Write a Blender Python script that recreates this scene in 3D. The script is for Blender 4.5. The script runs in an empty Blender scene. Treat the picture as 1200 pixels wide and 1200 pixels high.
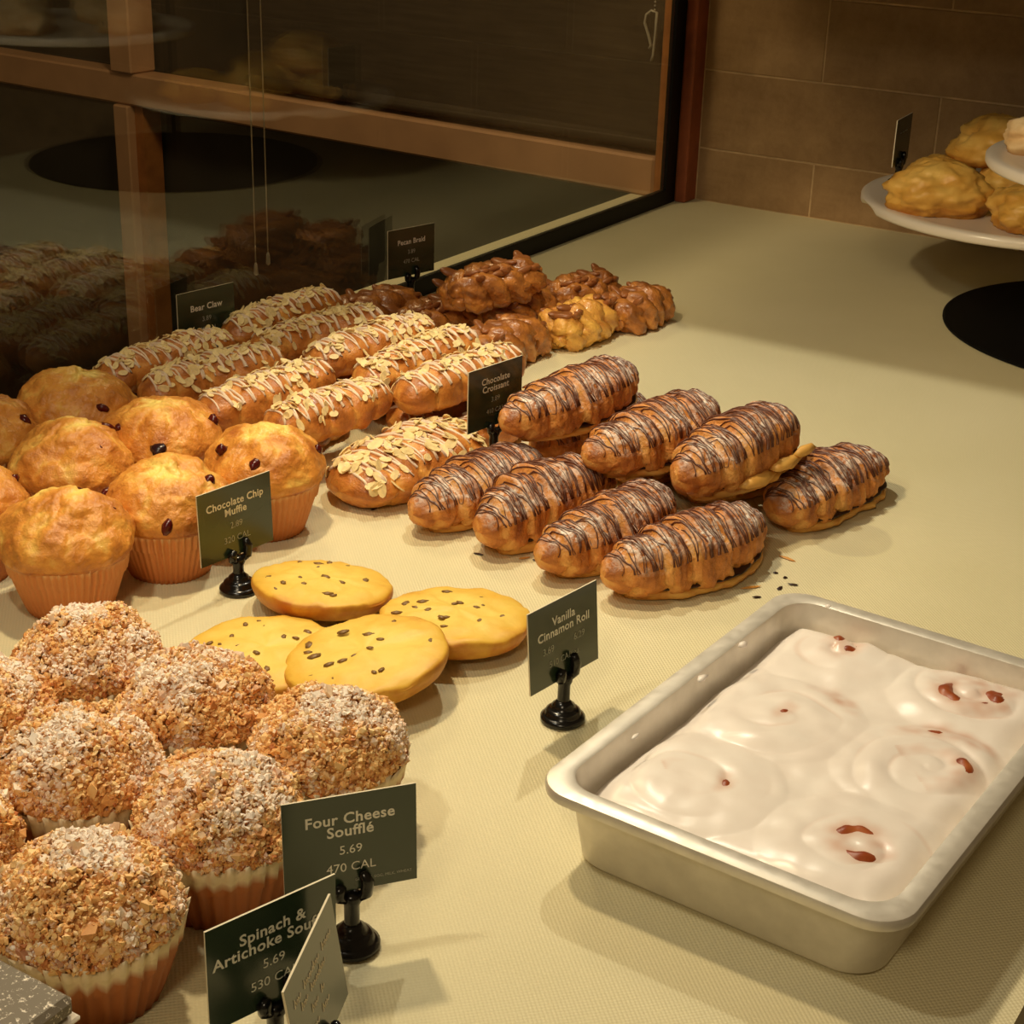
import bpy, math, random
import numpy as np
from mathutils import Vector, Matrix, noise as mn

S = bpy.context.scene
COL = S.collection
PI = math.pi

# ------------------------------------------------------------------ camera
def cam_matrix(yaw, pitch, roll, loc):
    y, p, r = (math.radians(a) for a in (yaw, pitch, roll))
    f = Vector((-math.sin(y) * math.cos(p), math.cos(y) * math.cos(p), -math.sin(p)))
    ri = Vector((math.cos(y), math.sin(y), 0)); up = ri.cross(f)
    a = ri * math.cos(r) + up * math.sin(r); b = up * math.cos(r) - ri * math.sin(r); c = -f
    return Matrix(((a.x, b.x, c.x, loc[0]), (a.y, b.y, c.y, loc[1]), (a.z, b.z, c.z, loc[2]), (0, 0, 0, 1)))

cd = bpy.data.cameras.new('camera'); cam = bpy.data.objects.new('camera', cd); COL.objects.link(cam)
cd.sensor_width = 36; cd.sensor_fit = 'HORIZONTAL'; cd.lens = 1939 / 1200 * 36
cd.clip_start = 0.02; cd.clip_end = 60
cam.matrix_world = cam_matrix(31.8, 23.4, 1.8, (1.2429, -2.4922, 0.62))
S.camera = cam

# ------------------------------------------------------------------ world, lamps, exposure
w = bpy.data.worlds.new('room_glow'); S.world = w; w.use_nodes = True
bg = w.node_tree.nodes['Background']; bg.inputs[0].default_value = (1.0, 0.66, 0.32, 1); bg.inputs[1].default_value = 0.12
S.view_settings.view_transform = 'Standard'; S.view_settings.look = 'None'
S.view_settings.exposure = 0.0; S.view_settings.gamma = 1.0; S.view_settings.use_curve_mapping = False

def spot(name, loc, energy, aim, angle=125, blend=0.6, radius=0.03, color=(1.0, 0.80, 0.48)):
    l = bpy.data.lights.new(name, 'SPOT'); l.energy = energy; l.color = color
    l.spot_size = math.radians(angle); l.spot_blend = blend; l.shadow_soft_size = radius
    o = bpy.data.objects.new(name, l); COL.objects.link(o); o.location = loc
    o.rotation_euler = (Vector(aim) - Vector(loc)).to_track_quat('-Z', 'Y').to_euler()
    return o
WARM = (1.0, 0.92, 0.72)
spot('case_lamp', (0.46, -2.02, 0.92), 7.2, (0.62, -1.85, 0), 150, 0.3, color=WARM)
spot('case_lamp.001', (0.36, -1.52, 0.92), 19, (0.55, -1.40, 0), 150, 0.3, color=(1.0, 0.79, 0.49))
spot('case_lamp.002', (0.38, -1.02, 0.92), 13, (0.55, -0.95, 0), 150, 0.3, radius=0.014, color=WARM)
rl = bpy.data.lights.new('outside_fill', 'POINT'); rl.energy = 19; rl.color = (1.0, 0.76, 0.43); rl.shadow_soft_size = 0.12  # added unseen fill light, brightens the rail, post and ledge beyond the glass
ro = bpy.data.objects.new('outside_fill', rl); COL.objects.link(ro); ro.location = (-0.32, -0.65, 1.12)

cl_ = bpy.data.lights.new('ceiling_lamp', 'POINT'); cl_.energy = 38; cl_.color = (1.0, 0.82, 0.54); cl_.shadow_soft_size = 0.2
co_ = bpy.data.objects.new('ceiling_lamp', cl_); COL.objects.link(co_); co_.location = (1.35, -3.5, 1.75)

# ------------------------------------------------------------------ helpers
def lin(r, g, b):
    f = lambda c: (c / 255 / 12.92) if c / 255 <= 0.04045 else ((c / 255 + 0.055) / 1.055) ** 2.4
    return (f(r), f(g), f(b), 1)

def mesh(name, V, F, mats, smooth=True, attrs=None, midx=None):
    me = bpy.data.meshes.new(name)
    me.from_pydata([tuple(v) for v in V], [], [tuple(f) for f in F])
    for m in (mats if isinstance(mats, (list, tuple)) else [mats]): me.materials.append(m)
    if smooth: me.polygons.foreach_set('use_smooth', [True] * len(me.polygons))
    if midx is not None: me.polygons.foreach_set('material_index', midx)
    for k, a in (attrs or {}).items():
        at = me.attributes.new(k, 'FLOAT', 'POINT'); at.data.foreach_set('value', np.asarray(a, dtype=np.float32))
    me.update()
    return me

def obj(name, me, parent=None, loc=(0, 0, 0), rot=(0, 0, 0), scale=(1, 1, 1), **props):
    o = bpy.data.objects.new(name, me); COL.objects.link(o)
    o.parent = parent; o.location = loc; o.rotation_euler = rot; o.scale = scale
    for k, v in props.items(): o[k] = v
    return o

def thing(name, label, cat, loc=(0, 0, 0), rot=(0, 0, 0), group=None, scale=(1, 1, 1)):
    o = obj(name, None, None, loc, rot, scale, label=label, category=cat)
    o.empty_display_size = 0.02
    if group: o['group'] = group
    return o

def put(kit, parent):
    """kit: list of (name, mesh, matrix or None, props, subkit)"""
    for name, me, M, props, sub in kit:
        o = obj(name, me, parent, **props)
        if M is not None: o.matrix_local = M
        for n2, m2, M2, p2, _ in sub:
            q = obj(n2, m2, o, **p2)
            if M2 is not None: q.matrix_local = M2
def P(name, me, M=None, sub=(), **props): return (name, me, M, props, list(sub))

def nest(kit, host, kids):
    """move the named parts under the host part (they sit on it), as sub-parts"""
    h = next(k for k in kit if k[0] == host)
    h[4].extend(k for k in kit if k[0] in kids)
    return [k for k in kit if k[0] not in kids]

class MB:
    def __init__(s): s.v = []; s.f = []; s.m = []; s.a = []
    def add(s, V, F, mi=0, a=None):
        b = len(s.v); s.v += [tuple(x) for x in V]; s.f += [tuple(i + b for i in q) for q in F]; s.m += [mi] * len(F)
        s.a += list(a) if a is not None else [0.0] * len(V)
    def box(s, x0, x1, y0, y1, z0, z1, bev=0.0, mi=0):
        if bev <= 0:
            V = [(x, y, z) for z in (z0, z1) for y in (y0, y1) for x in (x0, x1)]
            F = [(0, 2, 3, 1), (4, 5, 7, 6), (0, 1, 5, 4), (2, 6, 7, 3), (0, 4, 6, 2), (1, 3, 7, 5)]
            s.add(V, F, mi); return
        V = []; idx = {}
        for sx in (0, 1):
            for sy in (0, 1):
                for sz in (0, 1):
                    c = ((x0, x1)[sx], (y0, y1)[sy], (z0, z1)[sz]); d = (1 - 2 * sx, 1 - 2 * sy, 1 - 2 * sz)
                    for ax in range(3):
                        idx[sx, sy, sz, ax] = len(V)
                        V.append(tuple(c[k] + (0 if k == ax else d[k] * bev) for k in range(3)))
        F = []
        g = lambda *k: idx[k]
        for ax in range(3):
            o1, o2 = [k for k in range(3) if k != ax]
            for sd in (0, 1):
                q = []
                for (p1, p2) in ((0, 0), (1, 0), (1, 1), (0, 1)):
                    k = [0, 0, 0]; k[ax] = sd; k[o1] = p1; k[o2] = p2; q.append(g(*k, ax))
                F.append(q)
            for p1 in (0, 1):
                for p2 in (0, 1):
                    e = []
                    for sd in (0, 1):
                        k = [0, 0, 0]; k[ax] = sd; k[o1] = p1; k[o2] = p2; e.append((g(*k, o1), g(*k, o2)))
                    F.append((e[0][0], e[0][1], e[1][1], e[1][0]))
        for sx in (0, 1):
            for sy in (0, 1):
                for sz in (0, 1): F.append([g(sx, sy, sz, a) for a in range(3)])
        ctr = Vector(((x0 + x1) / 2, (y0 + y1) / 2, (z0 + z1) / 2)); F2 = []
        for q in F:
            p = [Vector(V[i]) for i in q]; n = (p[1] - p[0]).cross(p[2] - p[0])
            F2.append(tuple(q) if n.dot(sum(p, Vector()) / len(p) - ctr) > 0 else tuple(reversed(q)))
        s.add(V, F2, mi)
    def tube(s, pts, r, n=6, mi=0, cap=True, a=0.0):
        pts = [Vector(p) for p in pts]; k = len(pts)
        rr = r if hasattr(r, '__len__') else [r] * k
        V = []; up = None
        for i, p in enumerate(pts):
            t = (pts[min(i + 1, k - 1)] - pts[max(i - 1, 0)]);
            t = t.normalized() if t.length > 1e-9 else Vector((0, 0, 1))
            if up is None: up = Vector((0, 0, 1)) if abs(t.z) < 0.9 else Vector((1, 0, 0))
            b = t.cross(up);
            b = b.normalized() if b.length > 1e-6 else t.orthogonal().normalized()
            c = b.cross(t); up = c
            for j in range(n):
                th = 2 * PI * j / n; V.append(p + (b * math.cos(th) + c * math.sin(th)) * rr[i])
        F = [(i * n + j, i * n + (j + 1) % n, (i + 1) * n + (j + 1) % n, (i + 1) * n + j) for i in range(k - 1) for j in range(n)]
        F = [tuple(reversed(q)) for q in F]
        if cap: F += [tuple(range(n)), tuple(reversed(range((k - 1) * n, k * n)))]
        s.add(V, F, mi, [a] * len(V))
    def lathe(s, prof, n=32, mi=0, c=(0, 0, 0), fn=None):
        V = []
        for (r, z) in prof:
            for j in range(n):
                th = 2 * PI * j / n; q = r * (fn(th, z) if fn else 1)
                V.append((c[0] + q * math.cos(th), c[1] + q * math.sin(th), c[2] + z))
        k = len(prof)
        F = [(i * n + j, i * n + (j + 1) % n, (i + 1) * n + (j + 1) % n, (i + 1) * n + j) for i in range(k - 1) for j in range(n)]
        F += [tuple(reversed(range(n))), tuple(range((k - 1) * n, k * n))]
        s.add(V, F, mi)
    def build(s, name, mats, smooth=True, attr=None):
        return mesh(name, s.v, s.f, mats, smooth, {attr: s.a} if attr else None, s.m)

def grid_faces(nu, nv, wrap=True):
    F = []
    for i in range(nu - 1):
        for j in range(nv if wrap else nv - 1):
            F.append((i * nv + j, i * nv + (j + 1) % nv, (i + 1) * nv + (j + 1) % nv, (i + 1) * nv + j))
    return F

ICO_V = None
def ico():
    g = (1 + 5 ** .5) / 2
    V = [(-1, g, 0), (1, g, 0), (-1, -g, 0), (1, -g, 0), (0, -1, g), (0, 1, g), (0, -1, -g), (0, 1, -g), (g, 0, -1), (g, 0, 1), (-g, 0, -1), (-g, 0, 1)]
    F = [(0, 11, 5), (0, 5, 1), (0, 1, 7), (0, 7, 10), (0, 10, 11), (1, 5, 9), (5, 11, 4), (11, 10, 2), (10, 7, 6), (7, 1, 8), (3, 9, 4), (3, 4, 2), (3, 2, 6), (3, 6, 8), (3, 8, 9), (4, 9, 5), (2, 4, 11), (6, 2, 10), (8, 6, 7), (9, 8, 1)]
    k = 1 / math.hypot(1, g)
    return [tuple(c * k for c in v) for v in V], F
IV, IF = ico(); IVn = np.array(IV)
def ico2():
    V = [np.array(v) for v in IV]; F = []; C = {}
    def mid(a, b):
        k = (min(a, b), max(a, b))
        if k not in C: m = (V[a] + V[b]); V.append(m / np.linalg.norm(m)); C[k] = len(V) - 1
        return C[k]
    for a, b, c in IF:
        x, y, z = mid(a, b), mid(b, c), mid(c, a); F += [(a, x, z), (b, y, x), (c, z, y), (x, y, z)]
    return np.array(V), F
JV, JF = ico2()
def nz(x, y, z, s=1.0, seed=0.0): return mn.noise(Vector((x * s + seed * 7.31, y * s - seed * 3.17, z * s + seed * 1.73)))

# ------------------------------------------------------------------ materials
class NT:
    def __init__(s, name):
        s.m = bpy.data.materials.new(name); s.m.use_nodes = True; s.t = s.m.node_tree; s.n = s.t.nodes; s.l = s.t.links
        s.b = s.n['Principled BSDF']; s.out = s.n['Material Output']
    def node(s, typ, **kw):
        n = s.n.new(typ)
        for k, v in kw.items():
            if hasattr(n, k) and not k.startswith('i_'): setattr(n, k, v)
        return n
    def link(s, a, b): s.l.new(a, b)
    def coord(s, kind='Object', scale=None):
        c = s.node('ShaderNodeTexCoord').outputs[kind]
        if scale is not None:
            mp = s.node('ShaderNodeMapping'); mp.inputs['Scale'].default_value = scale; s.link(c, mp.inputs[0]); return mp.outputs[0]
        return c
    def noise(s, vec, scale, detail=3, rough=0.55):
        n = s.node('ShaderNodeTexNoise'); n.inputs['Scale'].default_value = scale; n.inputs['Detail'].default_value = detail
        n.inputs['Roughness'].default_value = rough
        if vec is not None: s.link(vec, n.inputs['Vector'])
        return n.outputs['Fac']
    def ramp(s, fac, stops):
        r = s.node('ShaderNodeValToRGB'); e = r.color_ramp.elements
        while len(e) < len(stops): e.new(0.5)
        for k, (p, c) in enumerate(stops): e[k].position = p; e[k].color = c if len(c) == 4 else (*c, 1)
        s.link(fac, r.inputs[0]); return r.outputs[0]
    def mix(s, fac, a, b):
        n = s.node('ShaderNodeMix'); n.data_type = 'RGBA'
        for k, v in ((0, fac), (6, a), (7, b)):
            if isinstance(v, (tuple, float, int)): n.inputs[k].default_value = v
            else: s.link(v, n.inputs[k])
        return n.outputs[2]
    def math(s, op, a, b=None, c=None):
        n = s.node('ShaderNodeMath'); n.operation = op
        for k, v in enumerate((a, b, c)):
            if v is None: continue
            if isinstance(v, (float, int)): n.inputs[k].default_value = v
            else: s.link(v, n.inputs[k])
        return n.outputs[0]
    def mrange(s, v, a, b, c=0.0, d=1.0):
        n = s.node('ShaderNodeMapRange'); s.link(v, n.inputs[0])
        for k, x in zip((1, 2, 3, 4), (a, b, c, d)): n.inputs[k].default_value = x
        return n.outputs[0]
    def attr(s, name): n = s.node('ShaderNodeAttribute'); n.attribute_name = name; return n.outputs['Fac']
    def nrmz(s):
        g = s.node('ShaderNodeNewGeometry'); x = s.node('ShaderNodeSeparateXYZ'); s.link(g.outputs['Normal'], x.inputs[0]); return x.outputs[2]
    def bump(s, hgt, strength=0.3, dist=0.002):
        b = s.node('ShaderNodeBump'); b.inputs['Strength'].default_value = strength; b.inputs['Distance'].default_value = dist
        s.link(hgt, b.inputs['Height']); s.link(b.outputs[0], s.b.inputs['Normal'])
    def col(s, c):
        if isinstance(c, tuple): s.b.inputs['Base Color'].default_value = c
        else: s.link(c, s.b.inputs['Base Color'])
    def set(s, rough=None, metal=None, spec=None, coat=None, sss=None):
        if rough is not None: s.b.inputs['Roughness'].default_value = rough
        if metal is not None: s.b.inputs['Metallic'].default_value = metal
        if spec is not None: s.b.inputs['Specular IOR Level'].default_value = spec
        if coat is not None: s.b.inputs['Coat Weight'].default_value = coat; s.b.inputs['Coat Roughness'].default_value = 0.2
        if sss is not None:
            s.b.inputs['Subsurface Weight'].default_value = sss; s.b.inputs['Subsurface Radius'].default_value = (0.004, 0.002, 0.001)
        return s

def plain(name, c, rough=0.5, metal=0.0, spec=0.5, var=0.12, scale=60, bump=0.0):
    t = NT(name); v = t.noise(t.coord(), scale)
    d = tuple(x * (1 - var * 2) for x in c[:3]) + (1,); u = tuple(min(1, x * (1 + var)) for x in c[:3]) + (1,)
    t.col(t.ramp(v, [(0.3, d), (0.7, u)])); t.set(rough, metal, spec)
    if bump: t.bump(v, bump)
    return t.m

def baked(name, pale, gold, dark, rough=0.5, scale=90, bump=0.35, dist=0.0015, sugar=0.0, sugar_scale=70, coat=None, attr='bake', sugar_attr=False):
    """crust colour runs pale > gold > dark with how far each spot is baked, plus icing sugar lying on what faces up"""
    t = NT(name); c = t.coord(); a = t.attr(attr); n = t.noise(c, scale, 4, 0.6)
    f = t.math('ADD', a, t.math('MULTIPLY', t.math('SUBTRACT', n, 0.5), 0.55))
    colr = t.ramp(f, [(0.08, pale), (0.5, gold), (0.95, dark)])
    if sugar > 0:
        n2 = t.noise(c, sugar_scale, 5, 0.7); n3 = t.noise(c, 22, 2)
        s = t.math('MULTIPLY', t.mrange(t.nrmz(), 0.25, 0.95), t.mrange(n2, 0.42, 0.56))
        s = t.math('MULTIPLY', s, t.mrange(n3, 0.36, 0.56, 0.10, 1.0))
        if sugar_attr: s = t.math('MULTIPLY', t.attr('sugar'), t.mrange(t.nrmz(), -0.35, 0.35))
        colr = t.mix(t.math('MULTIPLY', s, sugar), colr, lin(250, 240, 228))
    t.col(colr); t.set(rough, coat=coat)
    t.bump(n, bump, dist)
    return t.m

M = {}
M['muffin'] = baked('muffin_crust', lin(252, 218, 116), lin(228, 156, 66), lin(170, 90, 34), 0.36, 150, 0.8, 0.003)
M['crumbcake'] = baked('crumb_cake', lin(240, 190, 120), lin(216, 150, 82), lin(164, 94, 44), 0.7, 420, 1.0, 0.004)
M['crumb'] = baked('crumb_topping', lin(252, 216, 152), lin(238, 180, 106), lin(190, 114, 58), 0.6, 160, 0.3, sugar=1.0, sugar_attr=True)
M['croissant'] = baked('croissant_crust', lin(240, 186, 104), lin(214, 138, 62), lin(150, 78, 32), 0.48, 170, 0.9, 0.003, sugar=1.0, sugar_scale=170)
M['croissant_pale'] = baked('croissant_base', lin(228, 178, 90), lin(214, 150, 66), lin(160, 90, 34), 0.5, 110, 0.4)
M['claw'] = baked('claw_crust', lin(240, 180, 88), lin(202, 126, 54), lin(130, 68, 26), 0.36, 130, 0.7, 0.003, coat=0.15)
M['braid'] = baked('braid_crust', lin(246, 190, 88), lin(206, 132, 58), lin(124, 68, 30), 0.3, 120, 0.8, 0.004, coat=0.4)
M['pecan'] = plain('pecan', lin(150, 90, 46), 0.35, bump=0.3)
M['scone'] = baked('pastry_crust', lin(238, 196, 104), lin(222, 168, 74), lin(176, 112, 38), 0.45, 60, 0.3)
M['cookie'] = baked('cookie_crust', lin(242, 210, 100), lin(236, 188, 70), lin(190, 110, 30), 0.5, 70, 0.35)
M['choc'] = baked('chocolate', lin(96, 48, 28), lin(84, 40, 24), lin(70, 32, 18), 0.4, 130, 0.2, sugar=0.5, sugar_scale=170)
M['filling'] = plain('chocolate_filling', lin(46, 22, 14), 0.4)
M['chip'] = plain('chip_chocolate', lin(140, 104, 56), 0.45)
M['berry'] = plain('berry', lin(84, 16, 14), 0.2)
M['berry_dark'] = plain('berry_blue', lin(44, 18, 22), 0.25)
M['almond'] = plain('almond', lin(246, 220, 158), 0.5, var=0.1, scale=200)
M['drizzle'] = plain('white_icing', lin(244, 222, 196), 0.35, var=0.05)
M['plate'] = plain('white_plate', lin(236, 226, 212), 0.25, var=0.02, scale=8)
M['black'] = plain('black_plastic', lin(16, 14, 13), 0.22)
M['disc'] = plain('black_disc', lin(14, 13, 13), 0.6, spec=0.15)
M['blackframe'] = plain('black_channel', lin(16, 14, 12), 0.5, spec=0.2)
M['redwood'] = plain('red_wood', lin(150, 78, 44), 0.5, scale=30)
M['orange'] = plain('outer_wood', lin(176, 112, 56), 0.5, scale=30)
M['railwood'] = plain('window_rail', lin(196, 150, 110), 0.6, scale=12, var=0.06)
M['darkwall'] = plain('dark_panel', lin(64, 58, 46), 0.6, scale=6)
M['floor'] = plain('dark_floor', lin(58, 46, 34), 0.6, scale=4)
M['cord'] = plain('cord', lin(170, 160, 140), 0.5, var=0.02)
M['white'] = plain('print_white', lin(236, 232, 216), 0.6, var=0.02)
M['edge'] = plain('card_edge', lin(226, 214, 184), 0.6, var=0.02)
M['greyprint'] = plain('print_grey', lin(176, 176, 160), 0.6, var=0.02)

t = NT('card_green'); t.col(t.ramp(t.noise(t.coord(), 9), [(0.3, lin(38, 52, 36)), (0.7, lin(44, 60, 42))])); t.set(0.2, spec=0.8); M['card'] = t.m

# paper cases: grease-soaked below, dry and pale along the upper edge
def paper(name, low, mid, top, z0, z1):
    t = NT(name); x = t.node('ShaderNodeSeparateXYZ'); c = t.coord(); t.link(c, x.inputs[0])
    n = t.noise(c, 45, 3)
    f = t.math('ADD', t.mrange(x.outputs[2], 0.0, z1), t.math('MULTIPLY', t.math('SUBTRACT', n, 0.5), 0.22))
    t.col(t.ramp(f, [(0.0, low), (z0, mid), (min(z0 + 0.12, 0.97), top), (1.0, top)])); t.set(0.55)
    t.b.inputs['Transmission Weight'].default_value = 0.0
    return t.m
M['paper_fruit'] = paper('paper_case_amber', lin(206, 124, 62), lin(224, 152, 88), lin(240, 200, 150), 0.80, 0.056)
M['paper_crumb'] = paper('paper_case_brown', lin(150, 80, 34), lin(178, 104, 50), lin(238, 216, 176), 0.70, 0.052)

# mat on the counter: cream woven liner with one darker round spot
t = NT('cream_mat'); c = t.coord()
sx = t.node('ShaderNodeSeparateXYZ'); t.link(c, sx.inputs[0])
wx = t.math('SINE', t.math('MULTIPLY', sx.outputs[0], 2 * PI / 0.0034)); wy = t.math('SINE', t.math('MULTIPLY', sx.outputs[1], 2 * PI / 0.0034))
hgt = t.math('MULTIPLY', wx, wy)
base = t.ramp(t.noise(c, 5, 4), [(0.3, lin(224, 215, 175)), (0.7, lin(231, 222, 184))])
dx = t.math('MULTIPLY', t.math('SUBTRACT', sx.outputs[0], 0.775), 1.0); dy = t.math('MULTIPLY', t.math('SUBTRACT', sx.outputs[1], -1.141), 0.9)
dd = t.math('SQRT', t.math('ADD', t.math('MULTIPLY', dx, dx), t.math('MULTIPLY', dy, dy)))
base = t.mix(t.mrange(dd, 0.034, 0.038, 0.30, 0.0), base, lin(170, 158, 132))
weave = t.mrange(hgt, -1, 1, 0.0, 0.10)
base = t.mix(weave, base, lin(180, 164, 120))
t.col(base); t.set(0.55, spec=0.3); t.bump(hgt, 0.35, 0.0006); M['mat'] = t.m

t = NT('tile_glaze'); c = t.coord('Object'); oi = t.node('ShaderNodeObjectInfo')
n1 = t.noise(c, 16, 5, 0.65); n2 = t.noise(c, 90, 4, 0.7)
f = t.math('ADD', t.math('MULTIPLY', n1, 0.8), t.math('MULTIPLY', n2, 0.3)); f = t.math('ADD', f, t.math('MULTIPLY', oi.outputs['Random'], 0.12))
t.col(t.ramp(f, [(0.35, lin(134, 104, 70)), (0.8, lin(170, 138, 98))])); t.set(0.55, spec=0.3); t.bump(n1, 0.2, 0.003); M['tile'] = t.m
M['grout'] = plain('grout', lin(196, 166, 124), 0.8, scale=40)

t = NT('pan_metal'); c = t.coord(); n = t.noise(c, 40, 4)
t.col(t.ramp(n, [(0.3, lin(214, 208, 196)), (0.7, lin(232, 226, 214))])); t.set(0.42, metal=0.45)
rr = t.mrange(t.noise(c, 120, 4), 0.3, 0.7, 0.33, 0.5); t.link(rr, t.b.inputs['Roughness']); t.bump(n, 0.08, 0.001); M['pan'] = t.m

t = NT('icing'); c = t.coord(); t.col(t.mix(t.mrange(t.attr('thin'), 0.1, 1.0, 0.0, 0.55), t.ramp(t.noise(c, 30), [(0.3, lin(244, 234, 226)), (0.7, lin(250, 243, 236))]), lin(206, 142, 104))); t.set(0.3, spec=0.45, sss=0.0); M['icing'] = t.m  # thin: thinner icing plus shade painted along the swirl grooves
M['roll'] = baked('cinnamon_roll', lin(190, 110, 60), lin(150, 66, 24), lin(110, 40, 12), 0.4, 60, 0.3)

t = NT('slate'); c = t.coord()
t.col(t.ramp(t.noise(c, 380, 3, 0.7), [(0.56, lin(116, 106, 90)), (0.66, lin(236, 226, 208))])); t.set(0.6); M['slate'] = t.m

t = NT('blind'); c = t.coord('Object', (3, 3, 40)); n = t.noise(c, 3, 4)
t.col(t.ramp(n, [(0.3, lin(70, 60, 48)), (0.7, lin(84, 73, 58))])); t.set(0.8, spec=0.1); M['blind'] = t.m

t = NT('case_glass'); t.n.remove(t.b)
fr = t.node('ShaderNodeFresnel'); gm_ = t.node('ShaderNodeNewGeometry')
t.link(t.mrange(gm_.outputs['Backfacing'], 0, 1, 1.6, 1 / 1.6), fr.inputs[0])
gl = t.node('ShaderNodeBsdfGlossy'); gl.inputs['Roughness'].default_value = 0.0; gl.inputs['Color'].default_value = (0.95, 0.97, 0.94, 1)
tr = t.node('ShaderNodeBsdfTransparent'); tr.inputs[0].default_value = (0.97, 0.98, 0.96, 1)
mx = t.node('ShaderNodeMixShader'); t.link(fr.outputs[0], mx.inputs[0]); t.link(tr.outputs[0], mx.inputs[1]); t.link(gl.outputs[0], mx.inputs[2])
t.link(mx.outputs[0], t.out.inputs[0]); M['glass'] = t.m

# ------------------------------------------------------------------ the setting
def struct(name, me, parent=None, **kw):
    o = obj(name, me, parent, **kw)
    if parent is None: o['kind'] = 'structure'
    return o
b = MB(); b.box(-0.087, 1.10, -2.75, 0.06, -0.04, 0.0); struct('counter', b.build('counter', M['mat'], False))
b = MB(); b.box(-0.02, 1.085, -2.74, 0.04, -0.9, -0.041); struct('counter_front', b.build('counter_front', M['darkwall'], False))
b = MB(); b.box(-5, 4, -5, 3, -0.95, -0.9); struct('floor', b.build('floor', M['floor'], False))

# tiled wall behind the counter, tiles laid one by one
WY = 0.035
b = MB(); b.box(-0.005, 2.2, WY + 0.003, WY + 0.12, -0.9, 1.3); wall = struct('wall_back', b.build('wall_back', M['grout'], False))
TW, TH, GR = 0.402, 0.128, 0.0030
tm = {}
def tile_mesh(wd, ht):
    k = (round(wd, 3), round(ht, 3))
    if k not in tm:
        q = MB(); q.box(0, wd, 0, 0.012, 0, ht, 0.0007); tm[k] = q.build('tile', M['tile'], False)
    return tm[k]
zs = [0.0, 0.088] + [0.088 + TH * k for k in range(1, 8)]
for r in range(len(zs) - 1):
    off = 0.228 if r % 2 == 0 else 0.423
    x = off - TW
    while x > 0.02: x -= TW
    while x < 1.7:
        x0 = max(x, 0.021); x1 = x + TW
        if x1 - x0 > 0.01:
            obj('tile', tile_mesh(x1 - x0 - GR, zs[r + 1] - zs[r] - GR), wall, (x0 + GR / 2, WY + 0.0012 + 0.0005 * ((r * 7 + int(x * 10)) % 3), zs[r] + GR / 2))
        x += TW

# the case glass in its black channel
b = MB(); b.box(-0.011, 0.0, -2.74, -0.034, 0.0, 0.024); b.box(-0.011, 0.0, -0.034, 0.0, 0.0, 1.25)
fr_ = struct('window_1', b.build('window_channel', M['blackframe'], False))
b = MB(); b.box(-0.0085, -0.0025, -2.74, -0.030, 0.020, 1.24); obj('pane', b.build('pane', M['glass'], False), fr_)
b = MB(); b.box(0.0005, 0.020, -0.001, WY + 0.02, 0.0, 1.25, 0.002); struct('trim_1', b.build('trim', M['redwood'], False))
b = MB(); b.box(-0.042, -0.0005, 0.001, WY + 0.02, 0.0, 1.25, 0.002); struct('trim_2', b.build('trim_outer', M['orange'], False))
# unseen panel added over the counter's wall end to cut off the lamps' light
b = MB(); b.box(0.02, 1.15, -0.87, 0.03, 0.56, 0.59); struct('light_blocker_1', b.build('blocker_panel', M['darkwall'], False))
b = MB(); b.box(0.28, 0.30, -2.74, -0.872, 0.62, 1.25); struct('light_blocker_2', b.build('blocker_board', M['darkwall'], False))  # unseen board added to block the lamps' light on the window side

# the room's own window beyond the case glass
win = struct('window_2', (lambda q: (q.box(-3.8, 0.0, -0.012, 0.05, 0.0, 0.066, 0.004), q.build('rail', M['railwood'], False))[1])(MB()))
win.location = (-0.043, 0.013, 0); win.rotation_euler = (0, 0, math.radians(-2.6))
b = MB(); b.box(-1.316, -1.253, -0.02, 0.05, 0.067, 1.3, 0.003); b.box(-1.316, -1.272, -0.02, 0.05, -0.9, -0.001, 0.003); obj('post', b.build('post', M['railwood'], False), win)
b = MB(); b.box(-1.271, -1.246, 0.0, 0.05, -0.9, -0.001); obj('post_stop', b.build('post_stop', M['orange'], False), win)
b = MB(); b.box(-3.85, 0.0, 0.06, 0.09, -0.9, 1.3); obj('backing', b.build('backing', M['darkwall'], False), win)
b = MB(); b.box(-0.95, -0.005, 0.012, 0.016, 0.085, 1.3); bl = obj('blind', b.build('blind', M['blind'], False), win)
q = MB(); q.tube([(-0.95, 0.012, 0.086), (-0.005, 0.012, 0.086)], 0.012, 12); obj('bottom_bar', q.build('bottom_bar', M['blind']), bl)
b = MB(); b.box(-4.0, -3.9, -4, 0.35, -0.9, 1.3); struct('wall_left', b.build('wall_left', M['darkwall'], False))

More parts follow.
